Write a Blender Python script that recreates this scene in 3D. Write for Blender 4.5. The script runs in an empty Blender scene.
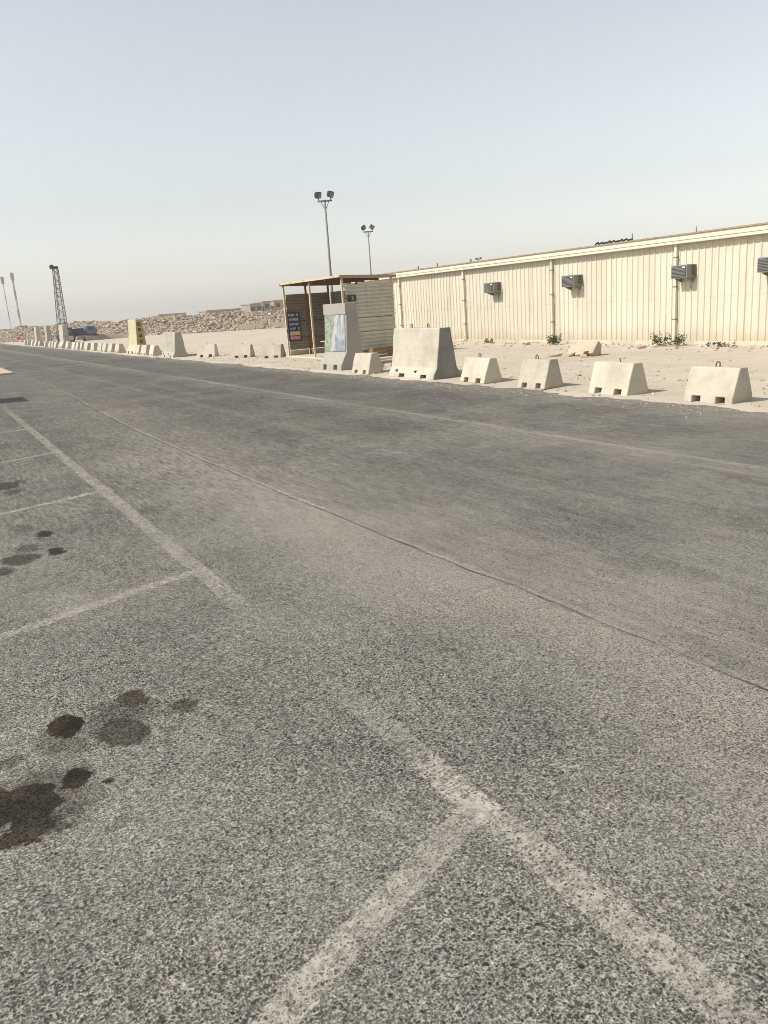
import bpy, bmesh, math, random
from mathutils import Vector, Matrix, noise
R_ = math.radians
scene = bpy.context.scene
COL = scene.collection
random.seed(7)

# ------------------------------------------------------------------ camera
# world: Y runs along the road away from the viewer, X across it towards the hut
F, CX, CY, H = 800.0, 384.0, 512.0, 1.7
VPX, VPY, ROLL = -85.0, 336.0, 0.07
_y = Vector((VPX - CX, CY - VPY, -F)).normalized()
_a = (CY - VPY) - ROLL * (VPX - CX)
_z = Vector((-ROLL, 1, _a / F)).normalized()
_x = _y.cross(_z)
RM = Matrix((_x, _y, _z))
cam_d = bpy.data.cameras.new('camera')
cam = bpy.data.objects.new('camera', cam_d)
COL.objects.link(cam)
cam.matrix_world = Matrix.Translation((0, 0, H)) @ RM.to_4x4()
cam_d.sensor_width = 36.0
cam_d.lens = F / 1024.0 * 36.0
cam_d.clip_start = 0.05
cam_d.clip_end = 8000
scene.camera = cam
scene.cycles.filter_width = 0.9
scene.render.resolution_x, scene.render.resolution_y = 768, 1024

# ------------------------------------------------------------------ sky, sun, exposure
TO_SUN = Vector((-1.0, 0.2, 1.0)).normalized()
elev = math.asin(TO_SUN.z)
azim = math.atan2(TO_SUN.x, TO_SUN.y)
world = bpy.data.worlds.new('World')
scene.world = world
world.use_nodes = True
wn = world.node_tree
wn.nodes.clear()
sky = wn.nodes.new('ShaderNodeTexSky')
sky.sky_type = 'NISHITA'
sky.sun_disc = False
sky.sun_elevation = elev
sky.sun_rotation = azim
sky.altitude = 0
sky.air_density = 1.35
sky.dust_density = 0.9
sky.ozone_density = 1.0
hsv = wn.nodes.new('ShaderNodeHueSaturation')
hsv.inputs['Saturation'].default_value = 0.34
bg = wn.nodes.new('ShaderNodeBackground')
bg.inputs['Strength'].default_value = 0.124
wo = wn.nodes.new('ShaderNodeOutputWorld')
wn.links.new(sky.outputs[0], hsv.inputs['Color'])
wn.links.new(hsv.outputs[0], bg.inputs['Color'])
wn.links.new(bg.outputs[0], wo.inputs['Surface'])
sun_d = bpy.data.lights.new('sun', 'SUN')
sun_d.energy = 4.0
sun_d.angle = R_(0.6)
sun_d.color = (1.0, 0.955, 0.89)
sun = bpy.data.objects.new('sun', sun_d)
COL.objects.link(sun)
sun.rotation_euler = TO_SUN.to_track_quat('Z', 'Y').to_euler()
sun.location = (-20, 0, 30)
vs = scene.view_settings
vs.view_transform = 'Standard'
vs.look = 'None'
vs.exposure = 0.36
vs.gamma = 1.0
vs.use_curve_mapping = False


# ------------------------------------------------------------------ node helper
class NT:
    def __init__(s, name, rough=0.85, spec=0.3):
        s.m = bpy.data.materials.new(name)
        s.m.use_nodes = True
        s.t = s.m.node_tree
        s.b = s.t.nodes['Principled BSDF']
        s.out = s.t.nodes['Material Output']
        s.b.inputs['Roughness'].default_value = rough
        s.b.inputs['Specular IOR Level'].default_value = spec
        s._pos = None

    def n(s, typ, ins=None, **kw):
        nd = s.t.nodes.new(typ)
        for k, v in kw.items():
            setattr(nd, k, v)
        for k, v in (ins or {}).items():
            s.put(nd.inputs[k], v)
        return nd

    def put(s, sock, v):
        if isinstance(v, bpy.types.NodeSocket):
            s.t.links.new(v, sock)
        elif isinstance(v, (tuple, list)) and len(v) == 3 and sock.type == 'RGBA':
            sock.default_value = (*v, 1)
        else:
            sock.default_value = v

    @property
    def pos(s):
        if s._pos is None:
            s._pos = s.n('ShaderNodeNewGeometry').outputs['Position']
        return s._pos

    @property
    def loc(s):
        return s.n('ShaderNodeTexCoord').outputs['Object']

    def xyz(s, v):
        q = s.n('ShaderNodeSeparateXYZ', {0: v})
        return q.outputs[0], q.outputs[1], q.outputs[2]

    def vmul(s, v, k):
        return s.n('ShaderNodeVectorMath', {0: v, 1: k}, operation='MULTIPLY').outputs[0]

    def vadd(s, v, k):
        return s.n('ShaderNodeVectorMath', {0: v, 1: k}, operation='ADD').outputs[0]

    def math(s, op, a, b=0.0, c=None, clamp=False):
        ins = {0: a, 1: b}
        if c is not None:
            ins[2] = c
        return s.n('ShaderNodeMath', ins, operation=op, use_clamp=clamp).outputs[0]

    def noise(s, v, scale, detail=4, rough=0.55, dist=0.0):
        return s.n('ShaderNodeTexNoise', {'Vector': v, 'Scale': scale, 'Detail': detail, 'Roughness': rough, 'Distortion': dist}).outputs['Fac']

    def voro(s, v, scale, feature='F1', rnd=1.0):
        return s.n('ShaderNodeTexVoronoi', {'Vector': v, 'Scale': scale, 'Randomness': rnd}, feature=feature)

    def rng(s, v, a, b, c=0.0, d=1.0, smooth=True):
        return s.n('ShaderNodeMapRange', {'Value': v, 'From Min': a, 'From Max': b, 'To Min': c, 'To Max': d},
                   interpolation_type='SMOOTHSTEP' if smooth else 'LINEAR').outputs[0]

    def mix(s, f, a, b, blend='MIX'):
        nd = s.n('ShaderNodeMix', data_type='RGBA', blend_type=blend)
        s.put(nd.inputs[0], f)
        s.put(nd.inputs[6], a)
        s.put(nd.inputs[7], b)
        return nd.outputs[2]

    def ramp(s, f, stops):
        nd = s.n('ShaderNodeValToRGB', {0: f})
        e = nd.color_ramp.elements
        while len(e) < len(stops):
            e.new(0.5)
        for i, (p, c) in enumerate(stops):
            e[i].position = p
            e[i].color = (*c, 1) if len(c) == 3 else c
        return nd.outputs[0]

    def bump(s, h, strength=0.3, dist=0.01):
        nd = s.n('ShaderNodeBump', {'Height': h, 'Strength': strength, 'Distance': dist})
        s.t.links.new(nd.outputs[0], s.b.inputs['Normal'])

    def color(s, c):
        s.put(s.b.inputs['Base Color'], c)

    def alpha(s, f):
        s.put(s.b.inputs['Alpha'], f)


# ------------------------------------------------------------------ materials
def asphalt(name, pale, mid, stone_lo, stone_hi, stains=(), road=False):
    t = NT(name, 0.95, 0.08)
    p = t.pos
    x, y, z = t.xyz(p)
    pw = t.vadd(p, t.vmul(t.n('ShaderNodeTexNoise', {'Vector': p, 'Scale': 45, 'Detail': 2}).outputs['Color'], (0.012, 0.012, 0)))
    big = t.noise(p, 0.55, 5, 0.6)
    patch = t.noise(t.vmul(p, (1.0, 0.35, 1)), 1.7, 4, 0.6)
    fine = t.noise(p, 170, 3, 0.7)
    grit = t.noise(p, 420, 2, 0.6)
    # binder, bleached and dusty
    clump = t.noise(p, 55, 3, 0.65)
    base = t.mix(t.rng(fine, 0.36, 0.64), mid, pale)
    base = t.mix(t.rng(clump, 0.42, 0.66, 0, 0.75), base, tuple(min(1, c * 1.35) for c in pale))
    base = t.mix(t.rng(grit, 0.5, 0.75, 0, 0.5), base, tuple(min(1, c * 1.5) for c in pale))
    # stones of two sizes, dark and worn smooth
    v1 = t.voro(pw, 70)
    v2 = t.voro(pw, 135)
    r1 = t.xyz(v1.outputs['Color'])
    r2 = t.xyz(v2.outputs['Color'])
    lim1 = t.math('MULTIPLY_ADD', t.math('POWER', r1[0], 1.6), 0.62, t.math('MULTIPLY_ADD', patch, 0.34, -0.20))
    m1 = t.rng(t.math('SUBTRACT', lim1, v1.outputs['Distance']), -0.04, 0.07)
    lim2 = t.math('MULTIPLY_ADD', r2[0], 0.55, t.math('MULTIPLY_ADD', patch, 0.36, 0.06))
    m2 = t.rng(t.math('SUBTRACT', lim2, v2.outputs['Distance']), -0.06, 0.08)
    sc1 = t.mix(r1[1], stone_lo, stone_hi)
    sc1 = t.mix(t.math('GREATER_THAN', r1[2], 0.86), sc1, pale)
    pc = t.noise(t.vadd(p, (31, 7, 0)), 1.1, 4, 0.6)
    sc2 = t.mix(t.math('POWER', r2[1], 1.5), tuple(c * 1.3 for c in stone_lo), tuple(c * 1.6 for c in stone_hi))
    col = t.mix(t.math('MULTIPLY', m2, 0.9), base, sc2)
    col = t.mix(m1, col, sc1)
    # patches of cooler bare stone and of warmer fine sand
    col = t.mix(t.rng(pc, 0.44, 0.64, 0, 0.55), col, t.mix(1.0, col, (0.84, 0.85, 0.86), 'MULTIPLY'))
    col = t.mix(t.rng(pc, 0.52, 0.36, 0, 0.6), col, t.mix(1.0, col, (1.08, 1.05, 0.99), 'MULTIPLY'))
    # wide patches of dust and of bare binder
    col = t.mix(t.math('MULTIPLY', t.rng(big, 0.38, 0.7, 0.0, 0.5), t.rng(fine, 0.35, 0.6, 0.2, 1.0)), col, t.mix(0.5, pale, (0.36, 0.33, 0.27)))
    # grain at every size, so that the surface stays speckled far off too
    g1 = t.noise(p, 85, 3, 0.75)
    g2 = t.noise(t.vmul(p, (1, 0.14, 1)), 30, 5, 0.82)
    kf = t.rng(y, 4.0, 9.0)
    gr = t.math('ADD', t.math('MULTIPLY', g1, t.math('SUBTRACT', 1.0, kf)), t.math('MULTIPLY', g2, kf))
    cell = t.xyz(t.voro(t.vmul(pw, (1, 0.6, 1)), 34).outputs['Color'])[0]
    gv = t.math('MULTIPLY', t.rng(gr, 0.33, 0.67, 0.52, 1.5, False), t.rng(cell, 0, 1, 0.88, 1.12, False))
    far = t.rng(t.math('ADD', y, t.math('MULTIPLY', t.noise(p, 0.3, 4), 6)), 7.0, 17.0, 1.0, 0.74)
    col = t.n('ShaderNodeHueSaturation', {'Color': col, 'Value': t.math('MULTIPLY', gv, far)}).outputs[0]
    if road:
        mot = t.noise(t.vmul(p, (1, 0.12, 1)), 9, 6, 0.8)
        col = t.n('ShaderNodeHueSaturation', {'Color': col, 'Value': t.rng(mot, 0.3, 0.7, 0.80, 1.22, False)}).outputs[0]
        # the tyre-polished lanes and the dust blown along the joint and the kerb side
        wob = t.math('MULTIPLY_ADD', t.noise(t.vmul(p, (0.7, 0.22, 1)), 1.0, 4, 0.6), 1.5, -0.75)
        xx = t.math('ADD', x, wob)
        streak = t.noise(t.vmul(p, (2.4, 0.07, 1)), 1.0, 5, 0.6)
        streak2 = t.noise(t.vmul(p, (9.0, 0.16, 1)), 1.0, 4, 0.6)
        joint = t.math('MULTIPLY', t.rng(xx, 2.7, 4.3, 1.15, 0.0), t.rng(y, 12, 30, 1.0, 0.5))
        xs = t.math('MULTIPLY_ADD', wob, 0.12, x)
        mid_d = t.rng(t.math('ABSOLUTE', t.math('SUBTRACT', xs, 6.35)), 0.05, 0.5, 0.75, 0.0)
        mid_d = t.math('MAXIMUM', mid_d, t.rng(t.math('ABSOLUTE', t.math('SUBTRACT', xs, 4.65)), 0.02, 0.22, 0.6, 0.0))
        edge = t.rng(t.math('MULTIPLY_ADD', wob, 0.35, x), 8.2, 9.35, 0.0, 1.4)
        d = t.math('MAXIMUM', t.math('MAXIMUM', joint, mid_d), edge)
        d = t.math('MULTIPLY', d, t.rng(patch, 0.25, 0.62, 0.25, 1.0))
        d = t.math('MULTIPLY', d, t.rng(gr, 0.36, 0.6, 0.3, 1.0))
        d = t.math('ADD', d, t.rng(streak, 0.5, 0.75, 0.0, 0.28))
        d = t.math('ADD', d, t.rng(streak2, 0.55, 0.8, 0.0, 0.22), clamp=True)
        spk = t.math('MULTIPLY', t.rng(fine, 0.36, 0.60, 0.15, 1.0), t.math('SUBTRACT', 1.0, t.math('MULTIPLY', m1, 0.8)))
        col = t.mix(t.math('MULTIPLY', t.math('MULTIPLY', d, 0.72), spk), col, t.mix(t.rng(mot, .35, .65), (0.24, 0.216, 0.178), (0.34, 0.307, 0.252)))
        tar = t.rng(t.noise(t.vmul(p, (1.6, 0.25, 1)), 1.3, 6, 0.65), 0.60, 0.72, 0.0, 0.45)
        col = t.mix(tar, col, (0.045, 0.045, 0.045))
    else:
        wob = t.math('MULTIPLY_ADD', t.noise(t.vmul(p, (0.8, 0.3, 1)), 1.0, 4, 0.6), 1.6, -0.8)
        nd = t.math('MULTIPLY', t.rng(t.math('ADD', x, wob), 1.5, 2.8, 0.0, 0.85), t.math('MULTIPLY', t.rng(y, 9, 16, 1, .3), t.rng(gr, 0.38, 0.6, 0.2, 1.0)))
        col = t.mix(t.math('MULTIPLY', nd, t.rng(fine, 0.36, 0.6, 0.1, 1.0)), col, (0.33, 0.298, 0.24))
    if stains:
        warp = t.n('ShaderNodeTexNoise', {'Vector': p, 'Scale': 8, 'Detail': 7, 'Roughness': 0.66}).outputs['Color']
        q = t.vadd(p, t.vmul(t.vadd(warp, (-0.5, -0.5, -0.5)), (0.19, 0.21, 0)))
        acc = None
        for (sx, sy, ax, ay, k, brown) in stains:
            dv = t.vmul(t.vadd(q, (-sx, -sy, 0)), (1 / ax, 1 / ay, 0))
            ln = t.n('ShaderNodeVectorMath', {0: dv}, operation='LENGTH').outputs['Value']
            m = t.math('MULTIPLY', t.rng(ln, 0.8 if k > 0.7 else 0.5, 1.06, k, 0.0), t.rng(fine, 0.3, 0.5, 0.82, 1.0))
            acc = m if acc is None else t.math('MAXIMUM', acc, m)
        wet = t.mix(t.rng(t.noise(p, 4, 2), .4, .6), (0.040, 0.031, 0.022), (0.15, 0.10, 0.050))
        col = t.mix(acc, col, t.mix(1.0, col, wet, 'MULTIPLY'))
        t.put(t.b.inputs['Roughness'], t.rng(acc, 0, 1, 0.9, 0.6))
    t.color(col)
    h = t.math('ADD', t.math('MULTIPLY', m1, 0.8), t.math('MULTIPLY', fine, 0.9))
    h = t.math('ADD', h, t.math('MULTIPLY', m2, 0.4))
    t.bump(h, 0.55, 0.004)
    return t.m


STAINS = [  # X, Y, half sizes, strength, brown
    (0.26, 3.48, 0.075, 0.115, 0.97, 0), (0.57, 3.56, 0.075, 0.10, 0.8, 0), (0.75, 3.33, 0.085, 0.085, 0.62, 1),
    (0.47, 3.27, 0.12, 0.13, 0.72, 1), (0.20, 3.30, 0.085, 0.09, 0.55, 1), (0.22, 3.03, 0.06, 0.085, 0.95, 0),
    (0.06, 2.93, 0.12, 0.17, 0.93, 0), (0.02, 2.76, 0.13, 0.07, 0.88, 0), (0.13, 2.72, 0.08, 0.04, 0.7, 0),
    (-0.08, 3.0, 0.1, 0.2, 0.95, 0), (0.0, 3.31, 0.09, 0.06, 0.4, 1), (0.64, 3.16, 0.05, 0.05, 0.4, 1),
    (0.33, 2.93, 0.022, 0.022, 0.85, 0), (0.30, 2.62, 0.05, 0.05, 0.28, 1), (0.48, 3.42, 0.18, 0.22, 0.45, 1), (0.12, 2.95, 0.2, 0.3, 0.5, 1), (0.22, 3.36, 0.14, 0.2, 0.4, 1),
    (0.64, 7.13, 0.07, 0.12, 0.92, 0), (0.65, 6.48, 0.08, 0.12, 0.92, 0), (0.47, 6.75, 0.13, 0.16, 0.5, 1),
    (0.38, 6.45, 0.15, 0.18, 0.72, 1), (0.22, 6.2, 0.12, 0.12, 0.7, 1), (0.50, 7.5, 0.12, 0.22, 0.3, 1),
    (0.57, 9.75, 0.14, 0.25, 0.75, 0), (0.62, 9.3, 0.10, 0.15, 0.6, 0), (0.74, 9.9, 0.09, 0.12, 0.55, 0),
    (0.88, 7.1, 0.05, 0.06, 0.5, 0), (0.80, 13.2, 0.2, 0.4, 0.35, 0), (1.6, 7.3, 0.14, 0.2, 0.22, 1),
    (0.55, 4.15, 0.018, 0.02, 0.9, 0), (0.36, 3.98, 0.015, 0.02, 0.9, 0)]
M = {}
M['parking'] = asphalt('bleached_asphalt', (0.238, 0.227, 0.188), (0.116, 0.112, 0.097), (0.012, 0.012, 0.0115), (0.068, 0.067, 0.061), STAINS)
M['road'] = asphalt('dark_road_asphalt', (0.188, 0.177, 0.150), (0.094, 0.090, 0.079), (0.018, 0.018, 0.018), (0.089, 0.085, 0.077), road=True)


def sand_mat(name, a, b, c):
    t = NT(name, 0.95, 0.1)
    p = t.pos
    n1 = t.noise(p, 0.35, 5, 0.6)
    n2 = t.noise(t.vmul(p, (1, 0.5, 1)), 2.6, 5, 0.65)
    n3 = t.noise(p, 60, 3, 0.7)
    col = t.mix(t.rng(n1, 0.3, 0.7), a, b)
    col = t.mix(t.rng(n2, 0.42, 0.75, 0, 0.6), col, c)
    col = t.mix(t.rng(n3, 0.55, 0.8, 0, 0.55), col, tuple(q * 0.55 for q in c))
    v = t.voro(p, 26)
    r = t.xyz(v.outputs['Color'])
    m = t.rng(t.math('SUBTRACT', t.math('MULTIPLY_ADD', r[0], 0.5, -0.26), v.outputs['Distance']), -0.02, 0.05)
    col = t.mix(m, col, t.mix(r[1], tuple(q * 0.5 for q in c), tuple(min(.6, q * 1.2) for q in a)))
    t.color(col)
    h = t.math('ADD', t.math('MULTIPLY', n2, 1.0), t.math('MULTIPLY', n3, 0.25))
    t.bump(t.math('ADD', h, t.math('MULTIPLY', m, 0.3)), 0.7, 0.04)
    return t.m


M['sand'] = sand_mat('pale_desert_sand', (0.50, 0.42, 0.315), (0.44, 0.365, 0.275), (0.37, 0.31, 0.24))
M['verge'] = sand_mat('gravelly_verge_sand', (0.50, 0.435, 0.345), (0.44, 0.375, 0.29), (0.36, 0.31, 0.245))
M['berm'] = sand_mat('rubble_earth', (0.36, 0.28, 0.20), (0.30, 0.235, 0.17), (0.22, 0.17, 0.13))


def concrete(name, base, dark=0.55, stain=0.5, soot=0.0):
    t = NT(name, 0.9, 0.2)
    p = t.loc
    info = t.n('ShaderNodeObjectInfo').outputs['Random']
    w = t.vadd(t.pos, (3.1, 1.7, 0.4))
    n1 = t.noise(w, 1.6, 5, 0.6)
    n2 = t.noise(w, 9, 5, 0.65)
    n3 = t.noise(w, 60, 3, 0.6)
    dk = tuple(c * dark for c in base)
    col = t.mix(t.rng(n1, 0.4, 0.75, 0, stain), base, dk)
    col = t.mix(t.rng(n2, 0.5, 0.72, 0, 0.45), col, tuple(c * 0.72 for c in base))
    drip = t.noise(t.vmul(w, (7, 7, 0.8)), 1.0, 4, 0.6)
    col = t.mix(t.rng(drip, 0.55, 0.78, 0, stain * 0.7), col, tuple(c * 0.6 for c in base))
    hs = t.n('ShaderNodeHueSaturation', {'Color': col, 'Value': t.rng(info, 0, 1, 0.9, 1.08, False)}).outputs[0]
    # air-bubble pits
    v = t.voro(w, 38)
    r = t.xyz(v.outputs['Color'])
    pit = t.rng(t.math('SUBTRACT', t.math('MULTIPLY_ADD', r[0], 0.45, -0.31), v.outputs['Distance']), -0.01, 0.03)
    col = t.mix(t.math('MULTIPLY', pit, 0.6), hs, tuple(c * 0.35 for c in base))
    t.color(col)
    h = t.math('ADD', t.math('MULTIPLY', n2, 0.8), t.math('MULTIPLY', n3, 0.4))
    t.bump(t.math('SUBTRACT', h, t.math('MULTIPLY', pit, 0.6)), 0.45, 0.012)
    return t.m


M['concrete'] = concrete('pale_cast_concrete', (0.49, 0.44, 0.35), 0.62, 0.7)
M['concrete_grey'] = concrete('weathered_grey_concrete', (0.40, 0.37, 0.30), 0.6, 0.6)
M['concrete_end'] = concrete('darker_grey_concrete', (0.25, 0.235, 0.20), 0.6, 0.6)
M['concrete_yellow'] = concrete('yellow_painted_concrete', (0.50, 0.45, 0.29), 0.7, 0.4)
M['concrete_twall'] = concrete('blue_grey_concrete', (0.37, 0.345, 0.295), 0.66, 0.5)
M['concrete_dusty'] = concrete('dusty_broken_concrete', (0.44, 0.36, 0.26), 0.65, 0.55)


def paintmetal(name, base, rough=0.5, dirt=0.3, dirtc=(0.36, 0.29, 0.2), rust=0.0, streak=True, spec=0.3):
    t = NT(name, rough, spec)
    w = t.pos
    n1 = t.noise(w, 1.3, 5, 0.6)
    n2 = t.noise(t.vmul(w, (5, 5, 0.5)), 1.0, 5, 0.65)
    col = t.mix(t.rng(n1, 0.4, 0.75, 0, dirt), base, dirtc)
    if streak:
        col = t.mix(t.rng(n2, 0.52, 0.78, 0, dirt * 1.1), col, tuple(c * 0.8 for c in dirtc))
    if rust:
        n3 = t.noise(w, 7, 6, 0.7)
        col = t.mix(t.rng(n3, 0.62 - rust * 0.25, 0.72 - rust * 0.2), col, (0.16, 0.065, 0.025))
    t.color(col)
    t.bump(t.noise(w, 25, 3), 0.08, 0.01)
    return t.m


def cladding():
    t = NT('cream_ribbed_cladding', 0.55, 0.25)
    w = t.pos
    x, y, z = t.xyz(w)
    base = (0.55, 0.515, 0.41)
    n1 = t.noise(w, 0.7, 5, 0.6)
    col = t.mix(t.rng(n1, 0.35, 0.75, 0, 0.35), base, (0.54, 0.485, 0.365))
    sheet = t.n('ShaderNodeTexWhiteNoise', {'W': t.math('FLOOR', t.math('MULTIPLY', y, 1.0))}, noise_dimensions='1D').outputs['Value']
    col = t.n('ShaderNodeHueSaturation', {'Color': col, 'Value': t.rng(sheet, 0, 1, 0.94, 1.05, False)}).outputs[0]
    n2 = t.noise(t.vmul(w, (3, 3.2, 0.35)), 1.0, 5, 0.65)
    col = t.mix(t.rng(n2, 0.5, 0.8, 0, 0.6), col, (0.40, 0.30, 0.18))
    # sand splashed up the foot of the wall
    foot = t.rng(t.math('ADD', z, t.math('MULTIPLY', t.noise(w, 3, 4), -0.6)), -0.25, 0.35, 0.6, 0.0)
    col = t.mix(foot, col, (0.42, 0.31, 0.19))
    t.color(col)
    t.bump(t.noise(w, 8, 3), 0.06, 0.02)
    return t.m


M['cladding'] = cladding()
M['cream'] = paintmetal('cream_trim', (0.60, 0.56, 0.45), 0.5, 0.25)
M['cream_old'] = paintmetal('worn_cream_steel', (0.55, 0.46, 0.29), 0.6, 0.3, rust=0.35)
M['roof_edge'] = paintmetal('brown_roof_edge', (0.30, 0.22, 0.15), 0.7, 0.3, rust=0.3)
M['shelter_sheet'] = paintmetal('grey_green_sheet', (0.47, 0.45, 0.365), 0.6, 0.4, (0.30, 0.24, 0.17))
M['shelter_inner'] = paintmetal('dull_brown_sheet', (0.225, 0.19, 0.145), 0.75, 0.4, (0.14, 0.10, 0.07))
M['rusty'] = paintmetal('rusty_steel', (0.20, 0.105, 0.05), 0.8, 0.4, (0.10, 0.055, 0.03), rust=0.5)
M['galv'] = paintmetal('galvanised_steel', (0.17, 0.165, 0.155), 0.5, 0.25)
M['black'] = paintmetal('black_plastic', (0.018, 0.018, 0.02), 0.6, 0.04)
M['ac_case'] = paintmetal('grey_unit_casing', (0.19, 0.185, 0.165), 0.55, 0.3)
M['ac_grille'] = paintmetal('dark_unit_grille', (0.05, 0.055, 0.058), 0.6, 0.2)
M['ac_vent'] = paintmetal('vent_dark', (0.04, 0.04, 0.042), 0.6, 0.1)
M['wood'] = paintmetal('old_brown_timber', (0.20, 0.12, 0.07), 0.85, 0.4, (0.11, 0.07, 0.045))
M['wood_pale'] = paintmetal('bleached_timber', (0.46, 0.38, 0.27), 0.85, 0.3)
M['navy'] = paintmetal('navy_sign', (0.018, 0.030, 0.075), 0.5, 0.1)
M['white'] = paintmetal('white_print', (0.60, 0.60, 0.58), 0.6, 0.1)
M['yellow_print'] = paintmetal('yellow_print', (0.55, 0.36, 0.10), 0.6, 0.1)
M['red_print'] = paintmetal('red_print', (0.42, 0.075, 0.06), 0.6, 0.1)
M['dark_print'] = paintmetal('black_print', (0.05, 0.045, 0.03), 0.7, 0.1)
M['blue_dark'] = paintmetal('dark_blue_paint', (0.010, 0.024, 0.050), 0.45, 0.08, (0.14, 0.13, 0.11))
M['blue_light'] = paintmetal('pale_blue_paint', (0.075, 0.13, 0.20), 0.45, 0.1)
M['glass'] = paintmetal('dark_glass', (0.02, 0.026, 0.03), 0.1, 0.05, spec=0.6)
M['tyre'] = paintmetal('black_tyre', (0.03, 0.03, 0.03), 0.9, 0.3)
M['lamp_glass'] = paintmetal('lamp_glass', (0.16, 0.17, 0.17), 0.25, 0.1, spec=0.5)
M['red_plastic'] = paintmetal('red_plastic', (0.45, 0.05, 0.035), 0.5, 0.3)
M['tan_wall'] = paintmetal('tan_far_wall', (0.40, 0.31, 0.19), 0.9, 0.3)
M['grey_wall'] = paintmetal('grey_far_wall', (0.31, 0.265, 0.21), 0.9, 0.3)
M['mast_red'] = paintmetal('mast_red', (0.24, 0.19, 0.18), 0.6, 0.2)
M['mast_white'] = paintmetal('mast_white', (0.42, 0.40, 0.38), 0.6, 0.2)
M['tar'] = paintmetal('old_tar', (0.07, 0.066, 0.06), 0.8, 0.6, (0.2, 0.185, 0.155), streak=False)
M['tar_dark'] = paintmetal('black_tar', (0.03, 0.029, 0.028), 0.7, 0.2, (0.08, 0.075, 0.07), streak=False)
t = NT('grey_green_leaf', 0.8, 0.2)
t.color(t.mix(t.noise(t.pos, 12, 2), (0.105, 0.115, 0.062), (0.06, 0.072, 0.038)))
M['leaf'] = t.m
t = NT('dry_stem', 0.9, 0.1)
t.color((0.17, 0.14, 0.08))
M['stem'] = t.m


def rock_mat(name, stops):
    t = NT(name, 0.95, 0.1)
    at = t.n('ShaderNodeAttribute', attribute_name='tint').outputs['Fac']
    c = t.ramp(at, stops)
    c = t.mix(t.rng(t.noise(t.pos, 5, 4), 0.4, 0.7, 0, 0.4), c, (0.25, 0.2, 0.15))
    t.color(c)
    t.bump(t.noise(t.pos, 12, 3), 0.4, 0.03)
    return t.m


M['rock'] = rock_mat('rubble_stone', [(0, (0.18, 0.135, 0.098)), (0.25, (0.29, 0.225, 0.16)), (0.5, (0.41, 0.335, 0.245)),
                                      (0.75, (0.25, 0.215, 0.18)), (1, (0.50, 0.42, 0.31))])
M['pebble'] = rock_mat('verge_stone', [(0, (0.30, 0.25, 0.19)), (0.5, (0.42, 0.36, 0.28)), (1, (0.52, 0.46, 0.37))])


def worn_paint():
    """old white road paint: mostly scraped off, sits in the hollows of the aggregate"""
    t = NT('worn_white_paint', 0.9, 0.2)
    p = t.pos
    pw = t.vadd(p, t.vmul(t.n('ShaderNodeTexNoise', {'Vector': p, 'Scale': 45, 'Detail': 2}).outputs['Color'], (0.012, 0.012, 0)))
    v = t.voro(pw, 62)
    v2 = t.voro(pw, 118)
    r = t.xyz(v.outputs['Color'])
    gap = t.math('SUBTRACT', v.outputs['Distance'], t.math('MULTIPLY_ADD', r[0], 0.40, -0.02))
    gap2 = t.math('SUBTRACT', v2.outputs['Distance'], 0.17)
    keep = t.rng(t.math('MINIMUM', gap, gap2), -0.03, 0.22)
    big = t.noise(p, 2.1, 4, 0.6)
    wear = t.n('ShaderNodeAttribute', attribute_name='wear').outputs['Fac']
    edge = t.n('ShaderNodeAttribute', attribute_name='edge').outputs['Fac']
    frag = t.noise(p, 30, 4, 0.7)
    k = t.math('MULTIPLY', t.math('MULTIPLY', t.rng(big, 0.25, 0.6, 0.5, 1.0), wear), t.rng(frag, 0.36, 0.62, 0.2, 0.95))
    e = t.rng(t.math('ADD', edge, t.math('MULTIPLY_ADD', frag, 1.3, -0.65)), 0.15, 0.75)
    a = t.math('MULTIPLY', t.math('MULTIPLY', keep, k), e)
    t.alpha(t.math('MULTIPLY', a, 1.0, clamp=True))
    t.color(t.mix(t.noise(p, 120, 2), (0.52, 0.48, 0.395), (0.43, 0.395, 0.32)))
    return t.m


M['paint'] = worn_paint()


def mural():
    """faded mural paint: green foliage-like patch at one side, white vertical strokes on blue-grey"""
    t = NT('faded_mural_paint', 0.8, 0.2)
    p = t.loc
    x, y, z = t.xyz(p)
    wob = t.math('MULTIPLY_ADD', t.noise(t.vmul(p, (3, 3, 3)), 1.0, 4), 0.5, -0.25)
    yy = t.math('ADD', y, wob)
    col = t.mix(t.rng(t.noise(p, 5, 4), 0.35, 0.65), (0.31, 0.33, 0.335), (0.19, 0.22, 0.25))
    diag = t.math('MULTIPLY_ADD', z, 0.35, yy)
    col = t.mix(t.rng(diag, 0.42, 0.52), col, t.mix(t.rng(t.noise(p, 11, 4), .35, .65), (0.15, 0.20, 0.125), (0.32, 0.33, 0.26)))
    col = t.mix(t.rng(t.math('ABSOLUTE', t.math('SUBTRACT', diag, 0.36)), 0.04, 0.11, 0.8, 0.0), col, (0.44, 0.425, 0.38))
    st = t.noise(t.vmul(p, (1, 16, 1.0)), 1.0, 3)
    up = t.math('MULTIPLY', t.rng(z, 0.75, 0.9), t.rng(diag, 0.33, 0.27))
    col = t.mix(t.math('MULTIPLY', t.rng(st, 0.5, 0.58), t.math('MULTIPLY', up, 0.85)), col, (0.48, 0.47, 0.44))
    col = t.mix(t.rng(t.noise(p, 22, 5, 0.7), 0.52, 0.72, 0, 0.65), col, (0.42, 0.39, 0.33))
    t.color(col)
    t.bump(t.noise(p, 30, 3), 0.2, 0.01)
    return t.m


M['mural'] = mural()


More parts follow.
